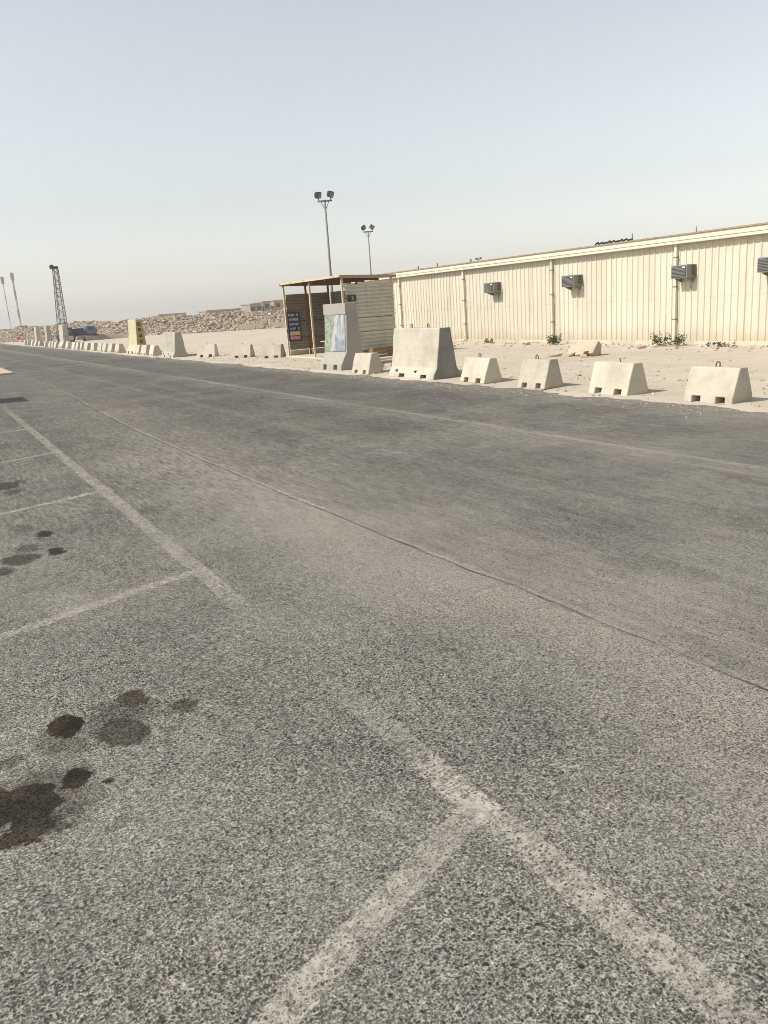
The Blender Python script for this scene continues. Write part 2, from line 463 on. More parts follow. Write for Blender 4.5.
# ------------------------------------------------------------------ mesh helpers
class MB:
    def __init__(s):
        s.v, s.f = [], []

    def quad(s, a, b, c, d):
        i = len(s.v)
        s.v += [a, b, c, d]
        s.f.append((i, i + 1, i + 2, i + 3))
        return s

    def box(s, x0, x1, y0, y1, z0, z1):
        i = len(s.v)
        s.v += [(x, y, z) for z in (z0, z1) for y in (y0, y1) for x in (x0, x1)]
        s.f += [tuple(i + k for k in q) for q in ((0, 2, 3, 1), (4, 5, 7, 6), (0, 1, 5, 4), (2, 6, 7, 3), (0, 4, 6, 2), (1, 3, 7, 5))]
        return s

    def tube(s, pts, r, n=8, r1=None):
        pts = [Vector(p) for p in pts]
        base = len(s.v)
        up = None
        for k, p in enumerate(pts):
            d = (pts[min(k + 1, len(pts) - 1)] - pts[max(k - 1, 0)]).normalized()
            if up is None:
                up = Vector((0, 0, 1)) if abs(d.z) < 0.9 else Vector((1, 0, 0))
            a = d.cross(up).normalized()
            b = a.cross(d).normalized()
            up = b
            rr = r if r1 is None else r + (r1 - r) * k / (len(pts) - 1)
            for j in range(n):
                w = 2 * math.pi * j / n
                s.v.append(tuple(p + a * rr * math.cos(w) + b * rr * math.sin(w)))
        for k in range(len(pts) - 1):
            for j in range(n):
                a, b = base + k * n + j, base + k * n + (j + 1) % n
                s.f.append((a, b, b + n, a + n))
        s.f.append(tuple(base + j for j in reversed(range(n))))
        e = base + (len(pts) - 1) * n
        s.f.append(tuple(e + j for j in range(n)))
        return s

    def prism(s, prof, y0, y1):
        """profile of (x, z) points extruded along y"""
        i, n = len(s.v), len(prof)
        s.v += [(x, y0, z) for x, z in prof] + [(x, y1, z) for x, z in prof]
        s.f.append(tuple(i + k for k in range(n)))
        s.f.append(tuple(i + n + k for k in reversed(range(n))))
        for k in range(n):
            s.f.append((i + k, i + n + k, i + n + (k + 1) % n, i + (k + 1) % n))
        return s

    def mesh(s, name):
        me = bpy.data.meshes.new(name)
        me.from_pydata(s.v, [], s.f)
        bm = bmesh.new()
        bm.from_mesh(me)
        bmesh.ops.remove_doubles(bm, verts=bm.verts, dist=1e-5)
        bmesh.ops.recalc_face_normals(bm, faces=bm.faces)
        bm.to_mesh(me)
        bm.free()
        return me

    def build(s, name, mat, parent=None, bevel=0, smooth=False, loc=None):
        o = obj(name, s.mesh(name), mat, parent, loc)
        if bevel:
            b = o.modifiers.new('bevel', 'BEVEL')
            b.width = bevel
            b.segments = 2
            b.limit_method = 'ANGLE'
            b.angle_limit = R_(35)
        if smooth:
            for p in o.data.polygons:
                p.use_smooth = True
        return o


def obj(name, me, mat, parent=None, loc=None):
    if mat and not me.materials:
        me.materials.append(M[mat] if isinstance(mat, str) else mat)
    o = bpy.data.objects.new(name, me)
    COL.objects.link(o)
    if parent:
        o.parent = parent
    if loc:
        o.location = loc
    return o


def tag(o, label=None, cat=None, group=None, kind=None):
    if label:
        o['label'] = label
    if cat:
        o['category'] = cat
    if group:
        o['group'] = group
    if kind:
        o['kind'] = kind
    return o


def thing(name, label, cat, loc=(0, 0, 0), rz=0, group=None):
    o = bpy.data.objects.new(name, None)
    o.empty_display_size = 0.2
    COL.objects.link(o)
    o.location = loc
    o.rotation_euler = (0, 0, rz)
    return tag(o, label, cat, group)


def copy_tree(o, parent=None):
    c = o.copy()
    COL.objects.link(c)
    c.parent = parent
    for ch in [k for k in bpy.data.objects if k.parent == o]:
        copy_tree(ch, c)
    return c


def fbm(x, y, s, o=4):
    return noise.fractal(Vector((x * s, y * s, 0.37)), 1.0, 2.0, o)


# ------------------------------------------------------------------ ground, road, verge
g = MB().quad((-2500, -2500, -0.04), (2500, -2500, -0.04), (2500, 2500, -0.04), (-2500, 2500, -0.04))
tag(g.build('sand_ground', 'sand'), kind='structure')


def seam_x(y):
    base = 2.80 + 0.10 * math.sin(y * 0.23 + 2.1) + 0.00045 * y * y if y < 30 else 2.80 + 0.10 * math.sin(30 * 0.23 + 2.1) + 0.405
    return base + 0.02 * fbm(3.0, y, 1.4)


mb = MB().quad((2.3, -30, 0.0), (9.6, -30, 0.0), (9.6, 170, 0.0), (2.3, 170, 0.0))
tag(mb.build('road', 'road'), kind='structure')
# parking lot: its edge follows the wandering joint with the road and stands a little proud of it
mb = MB()
ys = [-12 + k * 0.1 for k in range(0, 485)]
row = [(seam_x(y), y) for y in ys]
for (xa, ya), (xb, yb) in zip(row[:-1], row[1:]):
    mb.quad((-26, ya, 0.010), (xa - 0.02, ya, 0.010), (xb - 0.02, yb, 0.010), (-26, yb, 0.010))
    mb.quad((xa - 0.02, ya, 0.010), (xa, ya, 0.003), (xb, yb, 0.003), (xb - 0.02, yb, 0.010))
tag(mb.build('parking_lot', 'parking'), kind='structure')
# the joint itself: an open crack partly filled with tar
mb = MB()
for (xa, ya), (xb, yb) in zip(row[:-1], row[1:]):
    wa = 0.003 + 0.012 * max(0, 0.4 + fbm(9, ya, 2.3))
    wb = 0.003 + 0.012 * max(0, 0.4 + fbm(9, yb, 2.3))
    oa, ob = 0.015 * fbm(5, ya, 5), 0.015 * fbm(5, yb, 5)
    mb.quad((xa + oa - .004, ya, 0.013), (xa + oa + wa, ya, 0.005), (xb + ob + wb, yb, 0.005), (xb + ob - .004, yb, 0.013))
tag(mb.build('road_joint', 'tar'), kind='structure')
# sand blown into the joint
def joint_sand():
    vs_, fs, we, ed = [], [], [], []
    for k, y in enumerate(ys):
        c = seam_x(y) + 0.022 + 0.012 * fbm(6, y, 3.0)
        w = 0.02 + 0.02 * max(0, fbm(2, y, 1.1) + .3)
        for q, e in ((-.62, 0), (-.4, 1), (.4, 1), (.62, 0)):
            vs_.append((c + q * w * 2, y, 0.0075))
            we.append(max(0, .55 + .5 * fbm(12, y, .8)))
            ed.append(e)
        if k:
            for j in range(3):
                a = (k - 1) * 4 + j
                fs.append((a, a + 1, a + 5, a + 4))
    me = bpy.data.meshes.new('joint_sand')
    me.from_pydata(vs_, [], fs)
    for nm, dat in (('wear', we), ('edge', ed)):
        at = me.attributes.new(nm, 'FLOAT', 'POINT')
        at.data.foreach_set('value', dat)
    tag(obj('joint_sand', me, 'paint'), kind='structure')


joint_sand()
# tar-sealed crack running across the road
mb = MB()
prev = None
for k in range(0, 90):
    f = k / 89
    x, y = 3.1 + 6.2 * f, 40.4 - 4.0 * f + 0.16 * fbm(1, k * .1, 1.3)
    w = 0.10 + 0.10 * abs(fbm(2, k * .13, 1.5))
    if prev:
        mb.quad((prev[0], prev[1] - prev[2], 0.004), (x, y - w, 0.004), (x, y + w, 0.004), (prev[0], prev[1] + prev[2], 0.004))
    prev = (x, y, w)
tag(mb.build('road_crack', 'tar_dark'), kind='structure')


# painted lines of the parking bays and the road, scraped thin
def stripe(name, p0, p1, w, wearf, z=0.014):
    """strip of 3 columns, vertex attributes: wear along it, edge = 1 in the middle and 0 at the rim"""
    p0, p1 = Vector(p0), Vector(p1)
    L = (p1 - p0).length
    d = (p1 - p0) / L
    nrm = Vector((-d.y, d.x))
    n = max(2, int(L / 0.12))
    vs_, fs, we, ed = [], [], [], []
    for k in range(n + 1):
        c = p0 + d * L * k / n
        off = 0.012 * fbm(c.x + 7, c.y, 0.9)
        for q, e in ((-.62, 0), (-.4, 1), (.4, 1), (.62, 0)):
            vs_.append((c.x + nrm.x * (q * w + off), c.y + nrm.y * (q * w + off), z))
            we.append(wearf(c.x, c.y))
            ed.append(e)
    for k in range(n):
        for j in range(3):
            a = k * 4 + j
            fs.append((a, a + 1, a + 5, a + 4))
    me = bpy.data.meshes.new(name)
    me.from_pydata(vs_, [], fs)
    for nm, dat in (('wear', we), ('edge', ed)):
        at = me.attributes.new(nm, 'FLOAT', 'POINT')
        at.data.foreach_set('value', dat)
    return tag(obj(name, me, 'paint'), kind='structure')


def lerp_tab(tab):
    def f(x, y):
        for (a, va), (b, vb) in zip(tab[:-1], tab[1:]):
            if a <= y <= b:
                return va + (vb - va) * (y - a) / (b - a)
        return tab[-1][1]
    return f


front = lerp_tab([(-9, .3), (0.9, .62), (1.3, .85), (1.95, .9), (2.15, .8), (2.45, .55), (2.9, .38), (3.3, .08), (3.7, .03), (4.2, .05), (4.5, .6), (5.0, .7),
                  (5.6, .5), (7.4, .7), (12, .7), (17, .55), (21, .25), (24, .05), (60, 0)])
stripe('parking_front_line', (1.375, -2), (1.45, 26), 0.115, front, z=0.0155)
for yj, k in ((2.0, .8), (5.22, .75), (8.55, .95), (11.8, .95), (15.1, .8), (18.4, .5)):
    stripe('parking_bay_line', (1.40 if yj < 3 else 1.36, yj), (-4.6, yj - 5.98 * (0.465 if yj < 3 else 0.33)), 0.10, lambda x, y, k=k: k, z=0.0125)
stripe('road_line', (6.5, -3), (6.5, 90), 0.12, lambda x, y: 0.45 + 0.35 * fbm(1.1, y, .35), z=0.004)
# pale concrete apron at the end of the parking lot
mb = MB().box(-6, 3.05, 34.4, 40.0, -0.02, 0.09)
tag(mb.build('concrete_apron', 'concrete_dusty', bevel=0.02), kind='structure')

# sandy verge: real unevenness, feathered over the road edge
X = [8.7 + 0.14 * k for k in range(16)] + [11.1 + 0.32 * k for k in range(50)]
Y = [-8 + 0.16 * k for k in range(200)] + [24 + 0.5 * k for k in range(60)] + [54 + 2.0 * k for k in range(30)]
V, Fc = [], []


def verge_z(x, y):
    edge = 9.32 + 0.16 * fbm(4, y, 0.55) + 0.14 * fbm(8, y, 2.3)
    up = min(1, max(0, (x - edge + 0.25) / 0.5))
    z = -0.030 + 0.046 * up + 0.014 * fbm(x, y, 2.2) * (0.35 + 0.65 * up) + 0.02 * fbm(x, y, 0.5) * up
    if 16.3 < x and y < 34:  # sand swept up against the hut
        k = min(1, (x - 16.3) / 1.5)
        z += 0.10 * k * k * (0.7 + 0.8 * fbm(x, y, 0.8))
    if 10.5 < x < 16.5 and y < 28:
        z += 0.03 * max(0, fbm(x + 20, y, 0.9))
    if x > 24:
        z -= 0.05 * min(1, (x - 24) / 2)
    if y > 108:
        z -= 0.06 * min(1, (y - 108) / 4)
    return z


for y in Y:
    for x in X:
        V.append((x, y, verge_z(x, y)))
nx = len(X)
for j in range(len(Y) - 1):
    for i in range(nx - 1):
        a = j * nx + i
        Fc.append((a, a + 1, a + nx + 1, a + nx))
me = bpy.data.meshes.new('sand_verge')
me.from_pydata(V, [], Fc)
for p in me.polygons:
    p.use_smooth = True
tag(obj('sand_verge', me, 'verge'), kind='structure')


# ------------------------------------------------------------------ rock makers
def rock_verts(rs, seed, flat=0.7):
    """a rough stone from a cube-sphere of 8+6 points: 14 verts, 24 tris"""
    rnd = random.Random(seed)
    pts = [(a, b, c) for a in (-1, 1) for b in (-1, 1) for c in (-1, 1)]
    pts += [(1.45, 0, 0), (-1.45, 0, 0), (0, 1.45, 0), (0, -1.45, 0), (0, 0, 1.35), (0, 0, -1.35)]
    v = [Vector(p) * rs * 0.62 * rnd.uniform(0.65, 1.2) for p in pts]
    M3 = Matrix.Rotation(rnd.uniform(0, 6.28), 3, 'Z') @ Matrix.Rotation(rnd.uniform(-.6, .6), 3, 'X')
    sc = Vector((rnd.uniform(.8, 1.5), rnd.uniform(.7, 1.1), flat * rnd.uniform(.7, 1.2)))
    v = [M3 @ Vector((q.x * sc.x, q.y * sc.y, q.z * sc.z)) for q in v]
    f = []
    I = {p: i for i, p in enumerate(pts[:8])}
    for ax, ctr in ((0, (8, 9)), (1, (10, 11)), (2, (12, 13))):
        for sgn, c in ((1, ctr[0]), (-1, ctr[1])):
            loop = []
            for (u, w) in ((-1, -1), (1, -1), (1, 1), (-1, 1)):
                p = [0, 0, 0]
                p[ax] = sgn
                p[(ax + 1) % 3] = u
                p[(ax + 2) % 3] = w
                loop.append(I[tuple(p)])
            for k in range(4):
                a, b = loop[k], loop[(k + 1) % 4]
                f.append((a, b, c) if sgn > 0 else (b, a, c))
    return v, f


def rock_field(name, spots, mat):
    V, Fc, T = [], [], []
    for i, (x, y, z, r, tint) in enumerate(spots):
        v, f = rock_verts(r, i * 13 + 5)
        b = len(V)
        V += [(q.x + x, q.y + y, q.z + z) for q in v]
        Fc += [tuple(b + k for k in q) for q in f]
        T += [tint] * len(v)
    me = bpy.data.meshes.new(name)
    me.from_pydata(V, [], Fc)
    at = me.attributes.new('tint', 'FLOAT', 'POINT')
    at.data.foreach_set('value', T)
    return obj(name, me, mat)


# ------------------------------------------------------------------ rubble bank across the background
CTRL = [(-14, 156), (2, 150), (9, 143), (13, 129), (15.5, 111), (19, 98), (25, 91), (31, 84), (37, 79), (46, 75), (62, 71), (95, 64), (125, 56)]
PATH = []
for k in range(1, len(CTRL) - 2):
    p0, p1, p2, p3 = [Vector(q) for q in CTRL[k - 1:k + 3]]
    for q in range(8):
        f = q / 8
        PATH.append(0.5 * (2 * p1 + (p2 - p0) * f + (2 * p0 - 5 * p1 + 4 * p2 - p3) * f * f + (3 * p1 - p0 - 3 * p2 + p3) * f ** 3))


def bank_pt(s):
    n = len(PATH) - 1
    k = min(n - 1, int(s * n))
    f = s * n - k
    a, b = PATH[k], PATH[k + 1]
    d = (PATH[min(n, k + 2)] - PATH[max(0, k - 1)]).normalized()
    return a.lerp(b, f), Vector((-d.y, d.x))


def bank_h(s, u):
    """height u metres behind the foot"""
    p, nn = bank_pt(s)
    top = 1.72 + 0.30 * fbm(p.x, p.y, 0.12) + 0.22 * fbm(p.x + 9, p.y, 0.5)
    k = min(1, max(0, u / 5.0))
    if u > 9:
        return top - (top + 0.3) * (u - 9) / 4
    return -0.06 + top * (k ** 0.75) + 0.25 * fbm(p.x + nn.x * u, p.y + nn.y * u, 0.8) * k


V, Fc = [], []
NS, US = 330, [-1.5, -.3, .3, .8, 1.3, 1.9, 2.6, 3.3, 4.1, 5, 6, 7.5, 9, 13]
for i in range(NS + 1):
    s = min(i / NS, 0.99999)
    p, nn = bank_pt(s)
    if nn.y < 0:
        nn = -nn
    for u in US:
        w = u if u < 4 else u
        V.append((p.x + nn.x * w, p.y + nn.y * w, bank_h(s, u) if u > -1 else -0.3))
m_ = len(US)
for i in range(NS):
    for j in range(m_ - 1):
        a = i * m_ + j
        Fc.append((a, a + m_, a + m_ + 1, a + 1))
me = bpy.data.meshes.new('rubble_bank')
me.from_pydata(V, [], Fc)
tag(obj('rubble_bank', me, 'berm'), kind='structure')
spots = []
rnd = random.Random(3)
for k in range(14000):
    s = rnd.random() * 0.9
    p, nn = bank_pt(s)
    if nn.y < 0:
        nn = -nn
    u = rnd.uniform(-0.8, 7) if rnd.random() < .93 else rnd.uniform(-2.5, 0)
    r = rnd.choice([.07, .08, .10, .12, .14, .17, .21, .28]) * rnd.uniform(.7, 1.15)
    spots.append((p.x + nn.x * u, p.y + nn.y * u, max(-.03, bank_h(s, u)) + r * .22, r, min(1, max(0, rnd.gauss(.5, .3)))))
tag(rock_field('rubble_stones', spots, 'rock'), 'tan and brown broken stones heaped along the far rubble bank', 'rubble', kind='stuff')
# low bank of brown earth in front of it
mb = MB()
prevs = None
for k in range(30):
    f = k / 29
    x, y = 15.2 + 4.4 * f, 89 + 1.2 * math.sin(f * 2)
    h = 0.58 + 0.07 * fbm(x, 3, 1.5) - .12 * f
    cur = [(x, y - .55, -.06), (x, y - .22, h * .8), (x, y + .1, h), (x, y + .9, h * .9), (x, y + 1.8, -.06)]
    if prevs:
        for j in range(4):
            mb.quad(prevs[j], cur[j], cur[j + 1], prevs[j + 1])
    prevs = cur
tag(mb.build('earth_bank', 'berm', smooth=True), kind='structure')
# scattered gravel on the verge
spots = []
for k in range(2600):
    x = 9.45 + abs(rnd.gauss(0, 3.2))
    y = rnd.uniform(2, 40)
    if x > 17.9:
        continue
    r = rnd.choice([.008, .011, .015, .02, .03]) * rnd.uniform(.7, 1.2)
    spots.append((x, y, verge_z(x, y) + r * .2, r, rnd.random()))
for k in range(1500):   # grit spilt over the road edge
    x = 9.35 - abs(rnd.gauss(0, .35))
    y = rnd.uniform(2, 34)
    r = rnd.choice([.006, .008, .011, .015]) * rnd.uniform(.7, 1.2)
    spots.append((x, y, max(0, verge_z(x, y)) + r * .25, r, rnd.random()))
for k in range(500):
    x = 17.8 - abs(rnd.gauss(0, .5))
    y = rnd.uniform(8, 30)
    r = rnd.choice([.015, .025, .035, .05]) * rnd.uniform(.7, 1.2)
    spots.append((x, y, verge_z(x, y) + r * .2, r, rnd.random()))
tag(rock_field('verge_gravel', spots, 'pebble'), 'loose pale gravel scattered over the sandy verge', 'gravel', kind='stuff')


# ------------------------------------------------------------------ concrete barriers
def barrier_mesh(name, L, prof, notches=(), seed=1, jit=0.014):
    """prof: [(z, half width)]; prof[1] is the notch height; runs along y, centred on x"""
    mb = MB()
    ys = [-L / 2]
    for a, b in notches:
        ys += [a, b]
    ys.append(L / 2)
    # split long plain spans so the faces can wobble a little
    full, solid = [], []
    for k in range(len(ys) - 1):
        n = max(1, int((ys[k + 1] - ys[k]) / 0.16))
        for q in range(n):
            full.append(ys[k] + (ys[k + 1] - ys[k]) * q / n)
            solid.append(k % 2 == 0)
    full.append(ys[-1])
    pr = [prof[0], prof[1]]
    for (za, wa), (zb, wb) in zip(prof[1:-1], prof[2:]):
        n = max(1, int((zb - za) / 0.2))
        for q in range(1, n + 1):
            pr.append((za + (zb - za) * q / n, wa + (wb - wa) * q / n))

    def P(s, y, k):
        z, w = pr[k]
        j = jit * noise.noise(Vector((s * 3 + seed * 7.3, y * 4, z * 4)))
        e = 0.0
        if abs(abs(y) - L / 2) < 1e-6:
            e = math.copysign(jit * noise.noise(Vector((s * 2, seed * 3.1, z * 5))), y)
        return (s * (w + j), y + e, z + (0.6 * jit * noise.noise(Vector((y * 5, s, seed))) if k == len(pr) - 1 else 0))
    for c in range(len(full) - 1):
        a, b = full[c], full[c + 1]
        for k in range(len(pr) - 1):
            if k == 0 and not solid[c]:
                continue
            mb.quad(P(-1, a, k), P(-1, b, k), P(-1, b, k + 1), P(-1, a, k + 1))
            mb.quad(P(1, b, k), P(1, a, k), P(1, a, k + 1), P(1, b, k + 1))
        k = len(pr) - 1
        mb.quad(P(-1, a, k), P(-1, b, k), P(1, b, k), P(1, a, k))
        lo = 0 if solid[c] else 1
        mb.quad(P(-1, a, lo), P(1, a, lo), P(1, b, lo), P(-1, b, lo))
        for nb, yy in ((c - 1, a), (c + 1, b)):
            if solid[c] and 0 <= nb < len(solid) and not solid[nb]:
                mb.quad(P(-1, yy, 0), P(1, yy, 0), P(1, yy, 1), P(-1, yy, 1))
    for yy in (-L / 2, L / 2):
        for k in range(len(pr) - 1):
            mb.quad(P(-1, yy, k), P(1, yy, k), P(1, yy, k + 1), P(-1, yy, k + 1))
    return mb.mesh(name)


def bev(o, w):
    b = o.modifiers.new('bevel', 'BEVEL')
    b.width = w
    b.segments = 2
    b.limit_method = 'ANGLE'
    b.angle_limit = R_(28)
    return o


def loop_mb(h=0.09, w=0.035, lean=0.0, r=0.0105, broken=False):
    mb = MB()
    pts = [(0, -w, -0.04), (0, -w, h - w)]
    n = 4 if broken else 8
    for k in range(1, n + 1):
        a = math.pi * k / 8
        pts.append((0, -w * math.cos(a), h - w + w * math.sin(a)))
    if not broken:
        pts.append((0, w, -0.04))
    pts = [(p[0] + lean * max(0, p[2]), p[1], p[2]) for p in pts]
    return mb.tube(pts, r, 6)


SMALL = [(0, .235), (.10, .22), (.50, .095)]
JERSEY = [(0, .375), (.09, .355), (.25, .262), (1.10, .142)]
TWALL = [(0, .46), (.16, .44), (.50, .245), (1.76, .15)]


def small_block(label, x, y, rz=0.0, L=.88, seed=1, group=None, loops=((0, .1, 0, False),), tilt=0, z=None, mat='concrete', h=1.0):
    root = thing('concrete_block', label, 'barrier', (x, y, (verge_z(x, y) - .012) if z is None else z), rz, group)
    tl = random.Random(seed * 17)
    root.rotation_euler = (R_(tl.uniform(-1.6, 1.6)), R_(tl.uniform(-2, 2)), rz)
    pr = [(a * h * tl.uniform(.96, 1.04), b * tl.uniform(.95, 1.05)) for a, b in SMALL]
    o = obj('body', barrier_mesh('block_body', L, pr, ((-.34 * L, -.16 * L), (.16 * L, .34 * L)), seed), mat, root)
    bev(o, .016)
    for (yy, hh, lean, br) in loops:
        loop_mb(hh, .032, lean, broken=br).build('lifting_loop', 'rusty', root, smooth=True, loc=(0, yy, .49 * h))
    return root


G1 = 'small concrete blocks along the near road edge'
small_block('small pale concrete block nearest the right edge, chipped corner and lifting loop', 9.84, 7.69, R_(2), .80, 1, G1, ((.02, .085, .1, False),))
small_block('small pale concrete block with broken lifting stub, second from the right edge', 9.88, 9.66, R_(-2), .90, 2, G1, ((.0, .075, .5, True),))
small_block('small pale concrete block with upright loop, third from the right edge', 9.87, 11.58, R_(2), .74, 3, G1, ((.06, .10, 0, False),))
small_block('small pale concrete block just right of the big jersey barrier', 9.88, 13.43, R_(1), .80, 4, G1, ((.03, .085, 0, False),))
small_block('small cream concrete block squeezed between mural T-wall and big jersey barrier', 9.82, 18.16, R_(2), .84, 5, G1, ())


def jersey(label, x, y, rz, L, seed, mat='concrete'):
    root = thing('jersey_barrier', label, 'barrier', (x, y, verge_z(x, y) - .012), rz, 'big jersey barriers at the road edge')
    o = obj('body', barrier_mesh('jersey_body', L, JERSEY, ((-.33 * L, -.21 * L), (.14 * L, .26 * L)), seed, .016), mat, root)
    if mat == 'concrete':   # end faces take a darker grey than the cream long faces
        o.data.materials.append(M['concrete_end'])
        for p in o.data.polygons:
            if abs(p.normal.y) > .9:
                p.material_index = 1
    bev(o, .02)
    for yy in (-.16 * L, .20 * L):
        loop_mb(.095, .036).build('lifting_loop', 'rusty', root, smooth=True, loc=(0, yy, 1.09))
    for yy in (-.1 * L, .32 * L):
        MB().box(-.36, -.28, yy - .022, yy + .022, .135, .175).build('drain_hole', 'ac_vent', root)
    return root


jersey('big stained jersey barrier with two lifting loops, right of mural T-wall', 9.96, 15.74, 0, 1.95, 11)
jersey('big grey jersey barrier standing right of the yellow T-wall', 10.06, 36.9, 0, 2.0, 12, 'concrete_grey')


def twall(label, x, y, rz=0, L=1.42, seed=1, mat='concrete_twall', z=None, group='T-wall blast barriers'):
    root = thing('concrete_t_wall', label, 'barrier', (x, y, (verge_z(x, y) - .012) if z is None else z), rz, group)
    o = obj('body', barrier_mesh('t_wall_body', L, TWALL, ((-.30 * L, -.14 * L), (.18 * L, .34 * L)), seed, .008), mat, root)
    bev(o, .02)
    return root


tw = twall('grey T-wall painted with a faded green and blue mural, beside the shelter', 10.12, 20.03, R_(1), 1.28, 21)
MB().box(-.196, -.10, -.645, .645, 1.475, 1.764).build('header_band', 'concrete_twall', tw, bevel=.008)
mp = MB()
for k in range(6):
    za, zb = .51 + .96 * k / 6, .51 + .96 * (k + 1) / 6
    wa = .245 - .095 * (za - .5) / 1.26 + .016
    wb = .245 - .095 * (zb - .5) / 1.26 + .016
    mp.quad((-wa, -.58, za), (-wa, .60, za), (-wb, .60, zb), (-wb, -.58, zb))
tag(mp.build('mural', 'mural', tw), 'faded green, white and blue-grey painted panel')
yt = twall('yellow painted T-wall with dark vertical markings standing in the barrier row', 10.06, 43.75, 0, 1.75, 22, 'concrete_yellow')
body = [c for c in bpy.data.objects if c.parent == yt][0]
body.data.materials.append(concrete('ochre_painted_concrete', (0.42, 0.335, 0.11), 0.7, 0.4))
for p in body.data.polygons:   # the end faces are painted a stronger yellow than the long faces
    if abs(p.normal.y) > .9:
        p.material_index = 1
rm = random.Random(5)
for k in range(4):   # four dark worn characters one above another on the end face
    zc = 1.52 - .29 * k
    gm = MB()
    for q in range(3):
        gm.box(-.085 + .06 * q, -.05 + .06 * q, -.885, -.876, zc - .085, zc + .085)
    gm.box(-.085, .075, -.8855, -.8755, zc + (.05 if k % 2 else -.08), zc + (.08 if k % 2 else -.05))
    gm.build('painted_character', 'dark_print', yt)
twall('pale T-wall standing in front of the drilling rig', 10.02, 67.6, 0, 1.9, 23, 'concrete')
twall('pale T-wall seen edge on, farthest left in the row', 10.0, 83.0, 0, 1.1, 24, 'concrete')
twall('grey leaning T-wall second from the far left of the row', 10.4, 79.0, 0, 1.1, 25, 'concrete_grey')
twall('unseen stand-in T-wall added to cast a shadow beside the parking bays', 0.20, 22.1, 0, 1.42, 26, z=0.01)  # stand-in caster, added out of view for the shadow at the left edge

ORD = ['first', 'second', 'third', 'fourth', 'fifth', 'sixth', 'seventh', 'eighth', 'ninth', 'tenth', 'eleventh']
G2 = 'small concrete blocks in the far row along the road'
for k, y in enumerate((46.9, 48.9, 50.5, 51.9, 54.2, 56.6, 58.3, 60.0, 61.6, 64.4)):
    small_block('small pale concrete block, %s beyond the yellow T-wall' % ORD[k], 9.84, y + .35, R_(rm.uniform(-4, 4)), .88, 30 + k, G2, ())
for k, y in enumerate((70.6, 72.2, 74.0, 76.6)):
    small_block('small pale concrete block, %s beyond the pale T-wall by the rig' % ORD[k], 9.84, y, R_(rm.uniform(-4, 4)), .88, 45 + k, G2, ())
for k, y in enumerate((80.6, 86.0, 89.5, 92.0)):
    small_block('tiny distant concrete block, %s beyond the leaning grey T-wall' % ORD[k], 9.84, y, R_(rm.uniform(-4, 4)), .88, 50 + k, G2, ())
for k, y in enumerate((39.55, 41.1, 42.55)):
    small_block('small pale concrete block, %s left of the big grey jersey barrier' % ORD[k], 9.84, y - .08, R_(rm.uniform(-4, 4)), .86, 55 + k, G2, ())
G3 = 'slanted concrete blocks left of the shelter'
for k, (x, y, s_) in enumerate(((11.5, 28.55, 'beside the shelter post'), (11.05, 30.6, 'in the middle of the slanted three'), (10.62, 33.75, 'just right of the grey jersey barrier'))):
    small_block('small sand-coloured concrete block set at a slant, %s' % s_, x, y, R_(40 + 4 * k), .80, 60 + k, G3, ((0, .07, .2, True),))
fb = small_block('tilted dusty concrete block half sunk in sand near the hut wall', 15.05, 15.95, R_(14), .78, 70, None, (), mat='concrete_dusty', h=.9)
fb.rotation_euler = (R_(-6), R_(36), R_(16))
fb.location.z = verge_z(15.05, 15.95) - .09
for k, (x, y, lx, ly, rz, s_) in enumerate(((14.72, 16.15, .34, .22, 20, 'under the tilted block'), (14.55, 16.5, .42, .2, -10, 'left of the tilted block'), (14.75, 15.6, .25, .16, 50, 'right of the tilted block foot'))):
    sm = MB().box(-lx / 2, lx / 2, -ly / 2, ly / 2, -.03, .05)
    o = sm.build('broken_slab', 'concrete_dusty', bevel=.012, loc=(x, y, verge_z(x, y) + .01))
    o.rotation_euler = (R_(5), R_(-6), R_(rz))
    tag(o, 'flat broken piece of concrete lying %s' % s_, 'rubble', 'broken slabs by the tilted block')

# single stones at the hut wall
for (px, py, r, lab) in ((17.0, 15.75, .13, 'pale angular stone lying right of the weeds by the downpipe'), (17.15, 15.45, .09, 'small pale stone next to the larger stone by the hut'),
                         (16.7, 24.3, .09, 'small brown stone on the sand left of the middle bay'), (17.2, 13.6, .10, 'brown stone by the hut wall near the right edge'),
                         (17.3, 20.9, .10, 'brown stone at the foot of the middle downpipe')):
    v, f = rock_verts(r, int(r * 1000) + int(py * 10))
    me = bpy.data.meshes.new('stone')
    me.from_pydata([tuple(q) for q in v], [], f)
    at = me.attributes.new('tint', 'FLOAT', 'POINT')
    at.data.foreach_set('value', [0.9 if 'pale' in lab else .2] * len(v))
    o = obj('stone', me, 'pebble', loc=(px, py, verge_z(px, py) + r * .3))
    tag(o, lab, 'stone', 'stones along the hut wall')

# ------------------------------------------------------------------ the long hut
WX = 17.95           # wall plane
Y0, Y1 = 4.6, 35.2
PIPES = [5.2, 10.35, 15.42, 20.32, 25.15, 29.75]
hut = thing('ribbed_metal_hut', 'long cream ribbed metal hut with flat eave and downpipes', 'building', (WX, 17, 0))


def H_(mb, name, mat, parent=None, **k):
    """geometry given in world coordinates, parented to the hut"""
    mb.v = [(a - WX, b - 17, c) for a, b, c in mb.v]
    return mb.build(name, mat, parent or hut, **k)


H_(MB().box(WX - .03, WX + 6.5, Y0, Y1, -.1, .17), 'plinth', 'concrete', bevel=.01)
H_(MB().box(WX + .06, WX + 6.4, Y0 + .05, Y1 - .05, .17, 2.74), 'core_wall', 'cream')


